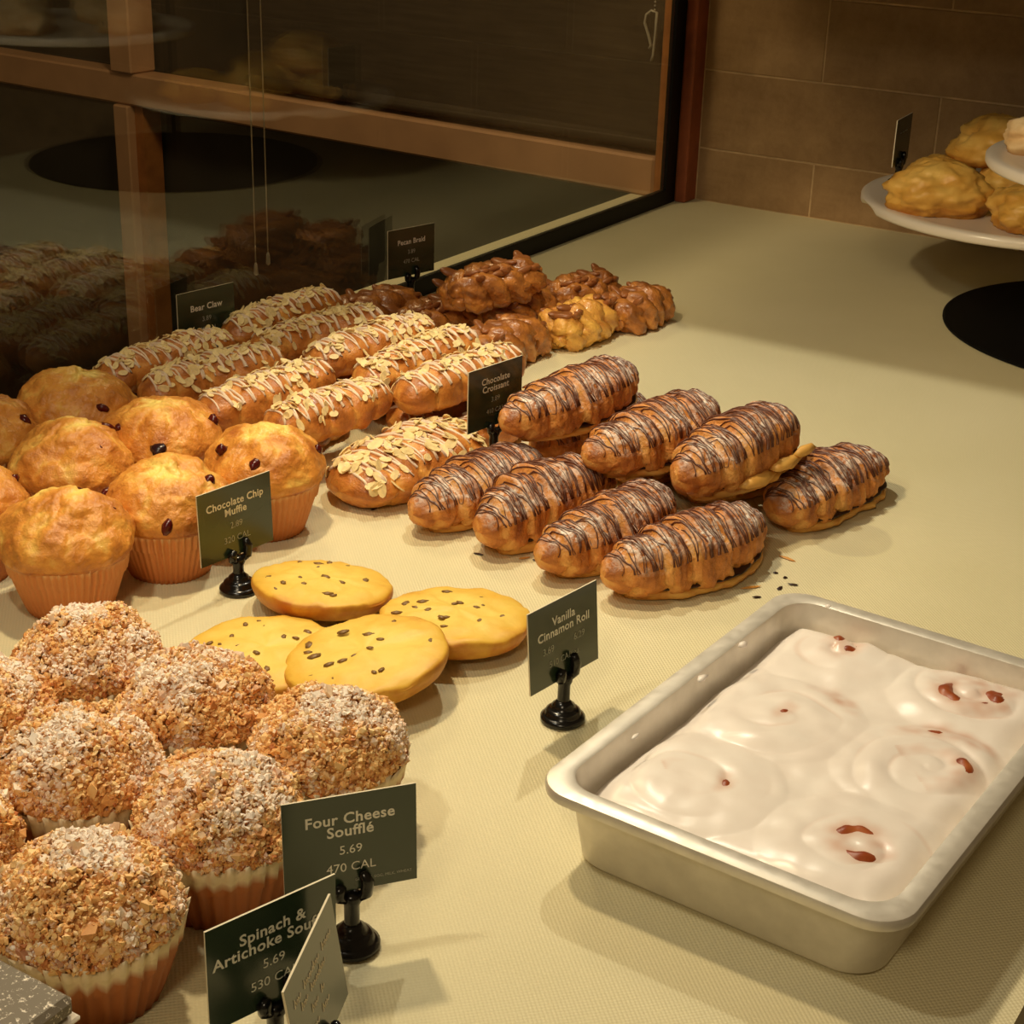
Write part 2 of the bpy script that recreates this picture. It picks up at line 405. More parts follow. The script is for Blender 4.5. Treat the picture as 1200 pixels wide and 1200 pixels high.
# bead chain with its pull beside the blind
ch = thing('blind_chain', 'thin bead chain with a cream curved pull hanging by the window frame', 'chain', (-0.056, -0.005, 0.245))
q = MB()
for k in range(16): q.add([(v[0] * .0022, v[1] * .0022, .062 + k * .0062 + v[2] * .0022) for v in IV], IF)
obj('bead_strand', q.build('bead_strand', M['cord']), ch)
q = MB()
pts = [(-0.006, 0, .0), (-0.003, 0, .006), (-0.009, 0, .022), (-0.017, 0, .040), (-0.015, 0, .053), (-0.006, 0, .060), (0.004, 0, .058), (0.004, 0, .03), (0.002, 0, -.01), (-0.001, 0, -.02)]
q.tube(pts, .0026, 8); obj('pull', q.build('pull', M['cord']), ch)
for k, (yy, zb) in enumerate(((-0.998, 0.088), (-0.975, 0.096))):
    q = MB(); q.tube([(0, 0, 0), (0, 0, .5), (0, 0, 1.1)], .0008, 6); q.lathe([(.0012, -.012), (.0028, -.010), (.0022, 0.0), (.001, .004)], 10)
    o = obj('pull_cord', q.build('pull_cord', M['cord']), None, (-0.06, yy, zb), label=('longer' if k == 0 else 'shorter') + ' of two pale thin cords hanging behind the case glass', category='cord')
    o['group'] = 'cords behind the glass'

# ------------------------------------------------------------------ muffins
RNG = random.Random(5)
def wrapper_mesh(name, mat, rb, rt, h, nf, amp, scallop, seed):
    n = nf * 4; rows = 9; V = []
    for k in range(rows):
        u = k / (rows - 1); r0 = rb + (rt - rb) * u ** 0.9
        for j in range(n):
            th = 2 * PI * j / n; ph = (j % 4) / 4
            tri = 1 - abs(2 * ph - 1) * 2
            a = amp * (0.35 + 0.65 * u) * (1 + 0.7 * nz(math.cos(th) * 2, math.sin(th) * 2, 0, 1, seed))
            wob = 1 + 0.02 * u * nz(math.cos(th), math.sin(th), 1, 1.5, seed + 3)
            r = (r0 + a * tri) * wob
            z = h * u + (scallop * (tri * 0.5) + 0.002 * nz(math.cos(th) * 3, math.sin(th) * 3, 0, 1, seed)) * u ** 6
            V.append((r * math.cos(th), r * math.sin(th), z))
    F = grid_faces(rows, n)
    top = (rows - 1) * n; base = len(V)
    for d, dz in ((0.0012, -0.001), (0.004, -0.02)):
        for j in range(n):
            x, y, z = V[top + j]; r = math.hypot(x, y); V.append((x * (r - d) / r, y * (r - d) / r, z + dz))
    for j in range(n):
        F.append((top + j, top + (j + 1) % n, base + (j + 1) % n, base + j))
        F.append((base + j, base + (j + 1) % n, base + n + (j + 1) % n, base + n + j))
    F.append(tuple(reversed(range(n))))
    return mesh(name, V, F, mat)

def cap_mesh(name, mat, prof, seed, amp, nv=72, bakef=None, lump=0.0):
    nu = len(prof); V = []; A = []
    for i, (r, z) in enumerate(prof):
        s = i / (nu - 1)
        for j in range(nv):
            th = 2 * PI * j / nv; c, sn = math.cos(th), math.sin(th)
            d = amp * nz(c * r * 60, sn * r * 60, z * 60, 1, seed) + amp * .5 * nz(c * r, sn * r, z, 140, seed + 1)
            if lump:
                w_ = 0.4 * nz(c * r, sn * r, z, 40, seed + 9)
                rdg = 1 - abs(nz(c * r + .01 * w_, sn * r - .01 * w_, z * .7, 34, seed + 6)) * 2.4
                d += lump * (0.75 * nz(c * r, sn * r, z, 24, seed + 2) + 0.45 * nz(c * r, sn * r, z, 60, seed + 4) * min(1, s * 3)
                             - 0.55 * max(0, rdg - .55) * (min(1, max(0, (s - .3) * 4))) + 0.16 * nz(c * r, sn * r, z, 230, seed + 5))
            k = 1 + (d / max(r, 0.012)) * 0.6
            V.append((r * c * k, r * sn * k, z + d * 0.8 * s))
            A.append(bakef(s, c * r, sn * r, z, seed) if bakef else 0.5)
    F = grid_faces(nu, nv); F.append(tuple(range((nu - 1) * nv, nu * nv))); F.append(tuple(reversed(range(nv))))
    return mesh(name, V, F, mat, True, {'bake': A})

def smooth_prof(pts, n):
    """Catmull-Rom through (r,z)"""
    P_ = [pts[0]] + list(pts) + [pts[-1]]; out = []
    seg = len(pts) - 1
    for k in range(n):
        u = k / (n - 1) * seg; i = min(int(u), seg - 1); t_ = u - i
        p0, p1, p2, p3 = P_[i], P_[i + 1], P_[i + 2], P_[i + 3]
        out.append(tuple(0.5 * ((2 * p1[d]) + (-p0[d] + p2[d]) * t_ + (2 * p0[d] - 5 * p1[d] + 4 * p2[d] - p3[d]) * t_ ** 2 + (-p0[d] + 3 * p1[d] - 3 * p2[d] + p3[d]) * t_ ** 3) for d in (0, 1)))
    return [(max(r, 0.0004), z) for r, z in out]

def fruit_bake(s, x, y, z, seed):
    top = max(0, 1 - math.hypot(x - 0.006, y + 0.004) / 0.030)
    crk = 1 - abs(nz(x, y, z * .7, 34, seed + 6)) * 2.4
    return 0.62 - 0.62 * min(1, top * 1.5) * (0.55 + 0.9 * nz(x, y, z, 50, seed + 7)) + 0.30 * nz(x, y, z, 55, seed + 5) - 0.30 * max(0, crk - .4) * (s > .3) + (0.15 if s < 0.2 else 0)
bw = 1 + 0.12 * np.random.RandomState(9).randn(len(JV), 1)
berry_me = mesh('berry', JV * bw * (0.0054, 0.0054, 0.0044), JF, M['berry']); berry_dk = mesh('berry_dark', JV * bw * (0.0075, 0.0062, 0.0045), JF, M['berry_dark'])
for me in (berry_me, berry_dk): pass
FR_PROF = [(0.044, 0.046), (0.052, 0.050), (0.0550, 0.058), (0.0522, 0.069), (0.044, 0.081), (0.029, 0.091), (0.014, 0.0965), (0.0006, 0.098)]
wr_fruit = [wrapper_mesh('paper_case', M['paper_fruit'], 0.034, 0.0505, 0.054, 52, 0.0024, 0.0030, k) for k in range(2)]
def surf(prof, s, th):
    i = min(int(s * (len(prof) - 1)), len(prof) - 2); u = s * (len(prof) - 1) - i
    r = prof[i][0] * (1 - u) + prof[i + 1][0] * u; z = prof[i][1] * (1 - u) + prof[i + 1][1] * u
    return (r * math.cos(th), r * math.sin(th), z)
fruit_kits = []
FRP = smooth_prof(FR_PROF, 56)
for k in range(4):
    cap = cap_mesh('muffin_top', M['muffin'], FRP, 11 + k * 3, 0.0024, nv=150, bakef=fruit_bake, lump=0.0095)
    kit = [P('paper_case', wr_fruit[k % 2]), P('muffin_top', cap)]
    rg = random.Random(40 + k)
    for b_ in range(3):
        th = [-0.9, 0.35, -2.1][b_] + rg.uniform(-.35, .35); s = rg.uniform(0.34, 0.66)
        kit.append(P('berry', berry_dk if (k == 1 and b_ == 0) else berry_me, Matrix.Translation(Vector(surf(FRP, s, th)) * 0.985) @ Matrix.Rotation(rg.uniform(0, 3), 4, 'X') @ Matrix.Diagonal((rg.uniform(.7, 1.1), rg.uniform(.9, 1.4), 1, 1))))
    fruit_kits.append(nest(kit, 'muffin_top', ('berry',)))
fm = [  # x, y, kit, spin, scale, label
 (0.297, -1.650, 0, 3.05, 1.0, 'golden muffin with a pale split crown in amber paper, right behind the crumb muffins'),
 (0.314, -1.551, 2, 0.0, 1.0, 'golden muffin whose paper case is half hidden by the chocolate chip card'),
 (0.325, -1.438, 3, 0.2, 1.0, 'golden berry muffin beside the large almond pastry, behind the chocolate chip card'),
 (0.187, -1.537, 0, 2.4, 1.02, 'cracked golden muffin in the middle of the berry muffins'),
 (0.200, -1.435, 1, 0.1, 1.0, 'golden muffin with a dark blue berry, in front of the almond sticks'),
 (0.087, -1.433, 2, 2.0, 1.04, 'golden muffin at the back between the case glass and the almond sticks'),
 (0.070, -1.540, 3, 1.7, 1.02, 'muffin cut by the photo left edge, nearest the case glass'),
 (0.185, -1.660, 1, 3.0, 1.0, 'muffin at the photo left edge, barely in view behind the split-crown muffin')]
for x, y, k, sp, sc, lab in fm:
    r_ = thing('berry_muffin', lab, 'muffin', (x, y, 0), (0, 0, sp), 'berry muffins in rows', (sc, sc, sc)); put(fruit_kits[k], r_)

CR_PROF = smooth_prof([(0.041, 0.034), (0.0455, 0.044), (0.0480, 0.053), (0.0460, 0.064), (0.0385, 0.0755), (0.026, 0.0845), (0.012, 0.0895), (0.0006, 0.0905)], 24)
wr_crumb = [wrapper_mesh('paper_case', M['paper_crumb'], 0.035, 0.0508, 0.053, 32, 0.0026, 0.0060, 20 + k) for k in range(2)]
def crumb_mesh(seed):
    rg = np.random.RandomState(seed); V = []; F = []; A = []; SG = []
    for k in range(7200):
        s = 1 - math.sqrt(rg.rand()) * 0.74; th = rg.rand() * 2 * PI
        p = np.array(surf(CR_PROF, s, th)); o = p - np.array((0, 0, .03)); o /= np.linalg.norm(o)
        sz = 0.00075 + 0.00115 * rg.rand() ** 2
        if rg.rand() < 0.02: sz *= 1.8
        p = p + o * (0.0010 + max(-0.0010, 0.0050 * nz(p[0], p[1], p[2], 42, seed + 8) + 0.0042 * nz(p[0], p[1], p[2], 85, seed) + 0.0020 * nz(p[0], p[1], p[2], 200, seed)) + 0.0006 * rg.randn())
        q = IVn * (0.45 + 1.0 * rg.rand(12, 1)) * sz * (0.7 + 1.0 * rg.rand(3))
        a, bb, c = rg.rand(3) * 6.28
        Rm = np.array(Matrix.Rotation(a, 3, 'X') @ Matrix.Rotation(bb, 3, 'Y') @ Matrix.Rotation(c, 3, 'Z'))
        q = q @ Rm.T + p; base = len(V)
        V += [tuple(x) for x in q]; F += [tuple(i + base for i in f) for f in IF]
        A += [min(1, max(0, 0.36 + 0.26 * rg.randn() + 0.2 * (s < 0.4)))] * 12
        g = (s - 0.40) * 1.5 + 1.3 * nz(p[0], p[1], p[2], 32, seed + 3) + 0.8 * nz(p[0], p[1], p[2], 120, seed + 4) + 0.30 * rg.randn()
        SG += [min(.9, max(0, g))] * 12
    return mesh('crumb_topping', V, F, M['crumb'], False, {'bake': A, 'sugar': SG})
cap_crumb = cap_mesh('muffin_top', M['crumbcake'], CR_PROF, 77, 0.0015, bakef=lambda s, x, y, z, sd: 0.6)
crumb_kits = []
for k in range(3):
    crumb_kits.append(nest([P('paper_case', wr_crumb[k % 2]), P('muffin_top', cap_crumb), P('crumb_topping', crumb_mesh(100 + k), kind='stuff', label='sugar-dusted golden crumbs')], 'muffin_top', ('crumb_topping',)))
cmz = [
 (0.457, -1.780, 0, 0.0, 1.0, 'sugar-dusted crumb muffin farthest back, directly before the split-crown berry muffin'),
 (0.561, -1.783, 1, 0.9, 1.0, 'sugar-dusted crumb muffin touching the yellow cookies'),
 (0.665, -1.775, 2, 2.0, 1.0, 'crumb muffin behind the four cheese card, outermost towards the bare mat'),
 (0.555, -1.886, 0, 2.3, 1.01, 'heavily sugared crumb muffin in the middle of its group'),
 (0.662, -1.875, 1, 3.3, 1.0, 'crumb muffin with pleated case, left of the four cheese card'),
 (0.662, -1.981, 2, 4.0, 1.02, 'nearest crumb muffin, above the speckled slate board'),
 (0.447, -1.876, 1, 4.4, 1.0, 'crumb muffin cut by the left edge, beside the heavily sugared one'),
 (0.545, -1.990, 0, 5.2, 1.0, 'crumb muffin cut by the left edge, beside the nearest one')]
for x, y, k, sp, sc, lab in cmz:
    r_ = thing('crumb_muffin', lab, 'muffin', (x, y, 0), (0, 0, sp), 'crumb muffins in rows', (sc, sc, sc)); put(crumb_kits[k], r_)

# ------------------------------------------------------------------ loft bodies
def loft(name, fn, nt, nth, mat, attrs=True):
    V = []; A = []
    for i in range(nt):
        for j in range(nth):
            p, a = fn(i / (nt - 1), 2 * PI * j / nth); V.append(p); A.append(a)
    F = [tuple(reversed(q)) for q in grid_faces(nt, nth)]; F.append(tuple(range(nth))); F.append(tuple(reversed(range((nt - 1) * nth, nt * nth))))
    return mesh(name, V, F, mat, True, {'bake': A})

# chocolate croissants: long axis along local +Y
CL = 0.190
def croissant_fn(seed):
    rg = random.Random(seed); nb = [0.0]
    cuts = [0.0, 0.11, 0.24, 0.40, 0.62, 0.78, 0.90, 1.0]
    cuts = [c + (rg.uniform(-.02, .02) if 0 < c < 1 else 0) for c in cuts]
    bend = rg.uniform(-.010, .010)
    def fn(t_, th):
        cx, sz = math.cos(th), math.sin(th)
        tt = min(max(t_ + 0.035 * cx * (1 if sz > -0.3 else 0), 0), 1)
        k = next((i for i in range(len(cuts) - 1) if tt <= cuts[i + 1]), len(cuts) - 2)
        u = (tt - cuts[k]) / (cuts[k + 1] - cuts[k])
        e = abs(2 * t_ - 1); env = max(1e-4, 1 - e ** 5.0) ** 0.5 * (1 - 0.38 * e ** 1.6)
        uo = u if tt > 0.5 else 1 - u; uo = min(max(uo, 0), 1)
        lay = 0.80 + 0.25 * uo ** 0.6 - (0.13 * ((uo - .86) / .14) ** 2 if uo > .86 else 0)
        fine = 0.020 * math.sin(u * 19 + seed + 2 * cx + 2 * nz(t_ * 5, cx, sz, 1.2, seed + 4))
        n = 0.11 * nz(t_ * 4, cx, sz, 1.3, seed) + 0.05 * nz(t_ * 14, cx * 1.6, sz * 1.6, 1.6, seed + 2) + 0.035 * nz(t_ * 44, cx * 2.2, sz * 2.2, 1.6, seed + 3)
        r = env * (lay + fine + n)
        x = 0.0375 * r * cx; z = 0.0355 * r * sz
        floor_ = -(0.0180 + 0.005 * max(0, 1 - t_ / .22)) * min(1, env * 1.5)
        z = z if z > floor_ else floor_ + (z - floor_) * 0.08
        y = (t_ - 0.5) * CL
        a = 0.30 + 0.42 * math.sin(PI * min(max(u, 0), 1)) + 0.25 * nz(t_ * 6, cx, sz, 2, seed + 8) + 0.12 * sz
        return (x + bend * (2 * t_ - 1) ** 2, y, z + 0.026), a
    return fn, bend
def croissant_kit(seed):
    fn, bend = croissant_fn(seed); rg = random.Random(seed + 1)
    body = loft('upper_layers', fn, 170, 56, M['croissant'])
    def slab(r0, zb, zt, mat, nm, ext, sd):
        def f(t_, th):
            e = abs(2 * t_ - 1); env = max(1e-4, 1 - e ** 4.0) ** 0.5 * (1 - 0.38 * e ** 1.6)
            n = 1 + 0.16 * nz(t_ * 6, math.cos(th), 0, 1.5, sd) + 0.05 * nz(t_ * 30, math.cos(th), 0, 2, sd)
            c, s_ = math.cos(th), math.sin(th)
            x = 0.0045 * (c > -.2) + r0 * env * n * math.copysign(abs(c) ** 0.6, c); z = (zt + zb) / 2 + (zt - zb) / 2 * math.copysign(abs(s_) ** 0.6, s_)
            return (x + bend * (2 * t_ - 1) ** 2, (t_ - 0.5) * CL * ext + 0.010, z), 0.35 + 0.5 * nz(t_ * 8, c, s_, 2, sd)
        return loft(nm, f, 40, 20, mat)
    base = slab(0.0325, 0.0002, 0.0110, M['croissant_pale'], 'base_layer', 0.84, seed + 5)
    fill = slab(0.0318, 0.0098, 0.0135, M['filling'], 'chocolate_filling', 0.83, seed + 6)
    q = MB(); pts = []; N = 66
    for i in range(N):
        t0 = 0.05 + 0.90 * (i + 0.4 * nz(i * .7, 0, 0, 1, seed)) / N
        for k in range(12):
            u = k / 11; a = (u if i % 2 == 0 else 1 - u)
            th = PI / 2 + (a - 0.5) * 2.5
            tt = t0 + 0.90 / N * u * 1.0 + 0.010 * math.sin(a * 7 + i) + 0.02 * (a - .5)
            (x, y, z), _ = fn(min(max(tt, .02), .98), th)
            c = Vector((x - bend * (2 * tt - 1) ** 2, 0, z - 0.024)); nrm = c.normalized() * 0.0004 if c.length > 1e-5 else Vector()
            pts.append(Vector((x, y, z)) + nrm)
    rad = [max(0.00035, 0.00062 + 0.0008 * nz(i * 0.09, 0, 0, 1, seed)) for i in range(len(pts))]
    q.tube(pts, rad, 5)
    dz = q.build('chocolate_drizzle', M['choc'])
    return nest([P('base_layer', base, label='pale flaky bottom layer'), P('chocolate_filling', fill, label='dark chocolate filling'), P('upper_layers', body), P('chocolate_drizzle', dz, label='dark chocolate drizzle')], 'upper_layers', ('chocolate_drizzle',))
ckits = [croissant_kit(200 + 13 * k) for k in range(4)]
cro = [  # x, y, z, yaw about axis deg (axis +Y = 90), pitch deg, kit, label
 (0.480, -1.146, 0.050, 81, 2, 0, 'chocolate croissant on top of the pile, right of the chocolate croissant card'),
 (0.462, -1.290, 0.000, 84, 0, 1, 'chocolate croissant beside the large almond pastry, leftmost of the front row'),
 (0.530, -1.292, 0.000, 82, 0, 2, 'chocolate croissant of the front row, second from the almond pastries'),
 (0.588, -1.175, 0.046, 79, 2, 3, 'chocolate croissant on top in the middle of the pile'),
 (0.612, -1.302, 0.000, 84, 0, 0, 'chocolate croissant of the front row, third from the almond pastries'),
 (0.671, -1.178, 0.048, 82, 2, 1, 'chocolate croissant on top with a torn flap, right end of the pile'),
 (0.692, -1.306, 0.000, 73, 0, 3, 'chocolate croissant nearest the vanilla cinnamon roll card and pan'),
 (0.722, -1.092, 0.000, 80, 0, 2, 'chocolate croissant lying farthest right, by the darker round spot'),
 (0.470, -1.086, 0.000, 84, 0, 3, 'chocolate croissant underneath the pile behind its card'),
 (0.552, -1.088, 0.000, 84, 0, 1, 'chocolate croissant underneath the middle top one'),
 (0.634, -1.086, 0.000, 82, 0, 0, 'chocolate croissant underneath the torn top one')]
for x, y, z, yw, pt, k, lab in cro:
    r_ = thing('chocolate_croissant', lab, 'croissant', (x, y, z), (math.radians(pt), 0, math.radians(yw - 90)), 'chocolate croissants in a pile', (1 + .05 * math.sin(x * 90), 1 + .04 * math.sin(y * 70), 1 + .06 * math.sin(x * 50))); put(ckits[k], r_)
    if 'torn flap' in lab:
        q = MB(); rg = random.Random(3)
        for (x0, y0, z0, sx_, sy_, sz_, a) in ((0.036, -0.02, 0.014, .010, .030, .005, .1), (0.040, 0.022, 0.018, .008, .026, .006, -.2), (0.043, 0.050, 0.022, .006, .018, .005, -.1)):
            V = IVn * (sx_, sy_, sz_) * (0.8 + 0.4 * np.random.RandomState(int(sy_ * 1000)).rand(12, 1))
            q.add([(v[0] + x0, v[1] + y0, v[2] + z0) for v in V], IF, a=[0.2] * 12)
        obj('torn_flap', q.build('torn_flap', M['croissant_pale'], True, 'bake'), r_, label='torn pale flap of pastry')

# ------------------------------------------------------------------ almond pastries
q = MB(); n = 10; V = []; 
for zz, k in ((-.0004, 1.0), (.0004, 1.0)):
    for j in range(n):
        th = 2 * PI * j / n; x = .0060 * math.cos(th) * (1 + .12 * math.cos(th)); y = .0036 * math.sin(th); V.append((x, y, zz + 12 * x * x))
F_ = [tuple(range(n, 2 * n)), tuple(reversed(range(n)))] + [(j, (j + 1) % n, n + (j + 1) % n, n + j) for j in range(n)]
almond_me = mesh('almond_slice', V, F_, M['almond'], False)
AV = np.array(V)
def claw_kit(seed, L, rx, rz, n_alm, single, wide=False):
    rg = random.Random(seed); nseg = 5
    def fn(t_, th):
        c, s_ = math.cos(th), math.sin(th); e = abs(2 * t_ - 1)
        env = max(1e-4, 1 - e ** (5 if not wide else 3.5)) ** 0.5
        u = (t_ * nseg + 0.18 * c) % 1
        bulge = 0.88 + 0.15 * abs(math.sin(PI * u)) ** 0.6 + (0.06 * c * abs(math.sin(PI * t_ * 3.2)) if wide else 0)
        nn = 0.14 * nz(t_ * 3.5, c, s_, 1.4, seed) + 0.07 * nz(t_ * 12, c * 2, s_ * 2, 1.5, seed + 1)
        r = env * (bulge + nn); x = rx * r * c; z = rz * r * s_
        fl = -0.72 * rz * min(1, env * 1.5); z = z if z > fl else fl + (z - fl) * .1
        a = 0.62 + 0.3 * nz(t_ * 5, c, s_, 1.7, seed + 4) - 0.28 * (1 - abs(math.sin(PI * u))) - 0.15 * (s_ < -0.3)
        return (x, (t_ - .5) * L, z + 0.75 * rz), a
    kit = [P('pastry_body', loft('pastry_body', fn, 80, 36, M['claw']))]
    def frame(t_, th):
        p = Vector(fn(t_, th)[0]); a = Vector(fn(min(t_ + .01, 1), th)[0]) - p; b_ = Vector(fn(t_, th + .05)[0]) - p
        nrm = b_.cross(a); nrm = nrm.normalized() if nrm.length > 1e-9 else Vector((0, 0, 1))
        if nrm.dot(p - Vector((0, p.y, 0.7 * rz))) < 0: nrm = -nrm
        return p, nrm
    q = MB(); pts = []; N = int(L / 0.0075)
    for i in range(N):
        for k in range(9):
            u = k / 8; a = u if i % 2 == 0 else 1 - u
            th = PI / 2 + (a - .5) * (2.0 + .5 * nz(i, 0, 0, 1.3, seed)); tt = 0.05 + 0.9 * (i + u) / N + 0.014 * nz(i * .9, a * 2, 0, 1, seed)
            p, nr = frame(min(max(tt, .03), .97), th); pts.append(p + nr * .0005)
    q.tube(pts, [max(.0007, 0.0013 + 0.0014 * nz(i * .13, 1, 0, 1, seed)) for i in range(len(pts))], 5)
    kit.append(P('icing_drizzle', q.build('icing_drizzle', M['drizzle']), label='pale icing drizzle'))
    al = MB()
    for i in range(n_alm):
        tt = rg.uniform(.06, .94); th = PI / 2 + rg.gauss(0, .62)
        th = min(max(th, .25), PI - .25)
        p, nr = frame(tt, th); tilt = Vector((rg.gauss(0, .28), rg.gauss(0, .28), 1)); 
        qn = (nr + Vector((rg.gauss(0, .3), rg.gauss(0, .3), rg.gauss(0, .2)))).normalized()
        Mx = Matrix.Translation(p + nr * .0012) @ qn.to_track_quat('Z', 'Y').to_matrix().to_4x4() @ Matrix.Rotation(rg.uniform(0, 6.28), 4, 'Z') @ Matrix.Scale(rg.uniform(.75, 1.2) * (1.3 if wide else 1.0), 4)
        if single: kit.append(P('almond_slice', almond_me, Mx))
        else:
            m3 = np.array(Mx); al.add([tuple(x) for x in (AV @ m3[:3, :3].T + m3[:3, 3])], F_)
    if not single: kit.append(P('almond_slices', al.build('almond_slices', M['almond'], False), kind='stuff', label='sliced almonds'))
    return nest(kit, 'pastry_body', ('icing_drizzle', 'almond_slice', 'almond_slices'))
k_a = [claw_kit(300 + 17 * k, 0.190, 0.029, 0.0235, 105, False) for k in range(3)]
k_near = [claw_kit(400 + 11 * k, 0.190, 0.029, 0.0235, 80, True) for k in range(2)]
k_big = claw_kit(500, 0.195, 0.050, 0.027, 125, True, True)
k_low = [claw_kit(550 + 7 * k, 0.180, 0.029, 0.0215, 26, False) for k in range(2)]
zt = 0.0425
cl = [
 (0.050, -1.079, zt, 87, k_a[0], 1.0, 'almond pastry stick at the back along the glass, nearest the pecan braids'),
 (0.054, -1.274, zt, 84, k_a[1], .95, 'almond pastry stick along the glass in front of the bear claw card'),
 (0.122, -1.104, zt, 79, k_a[2], 1.0, 'almond pastry stick of the back row, second from the glass'),
 (0.125, -1.281, zt, 79, k_a[0], .95, 'almond pastry stick of the front row, second from the glass'),
 (0.192, -1.099, zt, 83, k_a[1], 1.0, 'almond pastry stick of the back row, third from the glass'),
 (0.205, -1.290, zt, 85, k_near[0], .95, 'almond pastry stick of the front row, third from the glass'),
 (0.262, -1.112, zt, 88, k_a[2], 1.05, 'pale almond pastry stick of the back row, fourth from the glass'),
 (0.284, -1.292, zt, 82, k_near[1], .82, 'shorter iced almond pastry right behind the rightmost berry muffin'),
 (0.330, -1.129, zt, 83, k_near[0], 1.0, 'almond pastry stick of the back row, just left of the chocolate croissant card'),
 (0.362, -1.272, 0.0, 88, k_big, 1.0, 'broad almond bear claw strewn with sliced almonds, lying on the mat'),
 (0.372, -1.080, 0.0, 85, k_low[0], 1.1, 'almond pastry on the mat showing behind the chocolate croissant card'),
 (0.070, -1.080, 0.0, 86, k_low[1], 1.0, 'lower almond pastry under the back row, nearest the glass'),
 (0.068, -1.275, 0.0, 84, k_low[0], 1.0, 'lower almond pastry under the front row, nearest the glass'),
 (0.142, -1.090, 0.0, 84, k_low[0], 1.0, 'lower almond pastry under the back row, second from the glass'),
 (0.142, -1.282, 0.0, 84, k_low[1], 1.0, 'lower almond pastry under the front row, second from the glass'),
 (0.218, -1.095, 0.0, 86, k_low[1], 1.0, 'lower almond pastry under the back row, third from the glass'),
 (0.218, -1.285, 0.0, 86, k_low[0], 1.0, 'lower almond pastry under the front row, third from the glass'),
 (0.294, -1.100, 0.0, 86, k_low[0], 1.0, 'lower almond pastry under the back row, fourth from the glass')]
for x, y, z, yw, kit, sc, lab in cl:
    r_ = thing('almond_pastry', lab, 'pastry', (x, y, z), (0, 0, math.radians(yw - 90)), 'almond pastries in two layers', (1, sc, 1)); put(kit, r_)

# ------------------------------------------------------------------ pecan braids
def pecan_half():
    V = []; nu, nv = 7, 12
    for i in range(nu):
        a = PI * i / (nu - 1)
        for j in range(nv):
            b_ = 2 * PI * j / nv; r = math.sin(a) + 1e-3
            g = 1 - 0.35 * math.exp(-(math.cos(b_) / .35) ** 2) * (math.sin(b_) > 0) + .06 * math.cos(b_ * 6)
            V.append((.0065 * r * g * math.cos(b_), -.013 * math.cos(a), .0045 * r * g * math.sin(b_)))
    return mesh('pecan', V, grid_faces(nu, nv), M['pecan'])
pecan_me = pecan_half()
def braid_kit(seed, L, pale=0.0):
    rg = random.Random(seed); kit = []
    def ctr(k, u): 
        ph = 2 * PI * (u * 1.5 + k / 3); e = 1 - 0.55 * abs(2 * u - 1) ** 3
        return Vector((.017 * math.sin(ph) * e, (u - .5) * L, .0235 + .011 * math.sin(2 * ph) * e))
    for k in range(3):
        nt, nth = 90, 32; V = []; A = []
        for i in range(nt):
            u = i / (nt - 1); p = ctr(k, u); d = (ctr(k, min(u + .01, 1)) - ctr(k, max(u - .01, 0))).normalized()
            s_ = d.cross(Vector((0, 0, 1))).normalized(); up = s_.cross(d)
            e = abs(2 * u - 1); r0 = .0165 * max(.02, 1 - e ** 6) ** .5
            for j in range(nth):
                th = 2 * PI * j / nth
                r = r0 * (1.02 + .42 * nz(u * 9, math.cos(th) * 1.1, math.sin(th) * 1.1, 1, seed + k) + .22 * (0.4 - abs(nz(u * 22, math.cos(th) * 2, math.sin(th) * 2, 1, seed + k)) * 2) + .12 * nz(u * 50, math.cos(th) * 4, math.sin(th) * 4, 1, seed))
                q_ = p + s_ * r * math.cos(th) + up * r * math.sin(th); q_.z = max(q_.z, 0.0006 + .0004 * k)
                V.append(q_); A.append(.62 - pale + .35 * nz(u * 6, math.cos(th), math.sin(th), 1.5, seed + k + 9) + .12 * math.sin(th))
        F = [tuple(reversed(f)) for f in grid_faces(nt, nth)]; F.append(tuple(range(nth))); F.append(tuple(reversed(range((nt - 1) * nth, nt * nth))))
        kit.append(P('strand', mesh('strand', V, F, M['braid'], True, {'bake': A})))
    for k in range(16):
        u = rg.uniform(.06, .94); x = rg.uniform(-.022, .022)
        z = .047 - 14 * x * x * .9 + rg.uniform(-.002, .002)
        Mx = Matrix.Translation((x, (u - .5) * L, z)) @ Matrix.Rotation(-x * 30 + rg.uniform(-.4, .4), 4, 'Y') @ Matrix.Rotation(rg.uniform(0, 3.14), 4, 'Z') @ Matrix.Scale(rg.uniform(.8, 1.15), 4)
        kit.append(P('pecan', pecan_me, Mx))
    return kit
bk = [braid_kit(600, .125), braid_kit(620, .125), braid_kit(640, .115, .42)]
br = [
 (0.178, -0.835, 0.046, 77, bk[0], 1.15, 'glossy pecan braid on top of the heap, below the pecan braid card'),
 (0.042, -0.890, 0.0, 75, bk[1], 1.05, 'pecan braid along the glass, in front of the pecan braid card'),
 (0.120, -0.880, 0.0, 86, bk[0], 1.05, 'pecan braid on the mat behind the almond sticks'),
 (0.238, -0.900, 0.0, 81, bk[1], 1.0, 'crinkled pecan braid of the front row, nearest the almond sticks'),
 (0.266, -0.778, 0.0, 88, bk[2], 0.95, 'pale yellow-sided pecan braid in the middle of the front row'),
 (0.292, -0.672, 0.0, 82, bk[1], 0.85, 'pecan braid at the far right end of the heap'),
 (0.205, -0.665, 0.0, 80, bk[0], 0.95, 'dark pecan braid at the far end, behind the rightmost one'),
 (0.180, -0.780, 0.0, 80, bk[1], 0.95, 'pecan braid underneath the top one of the heap'),
 (0.100, -0.755, 0.0, 80, bk[0], 0.95, 'pecan braid at the back of the heap by the black channel')]
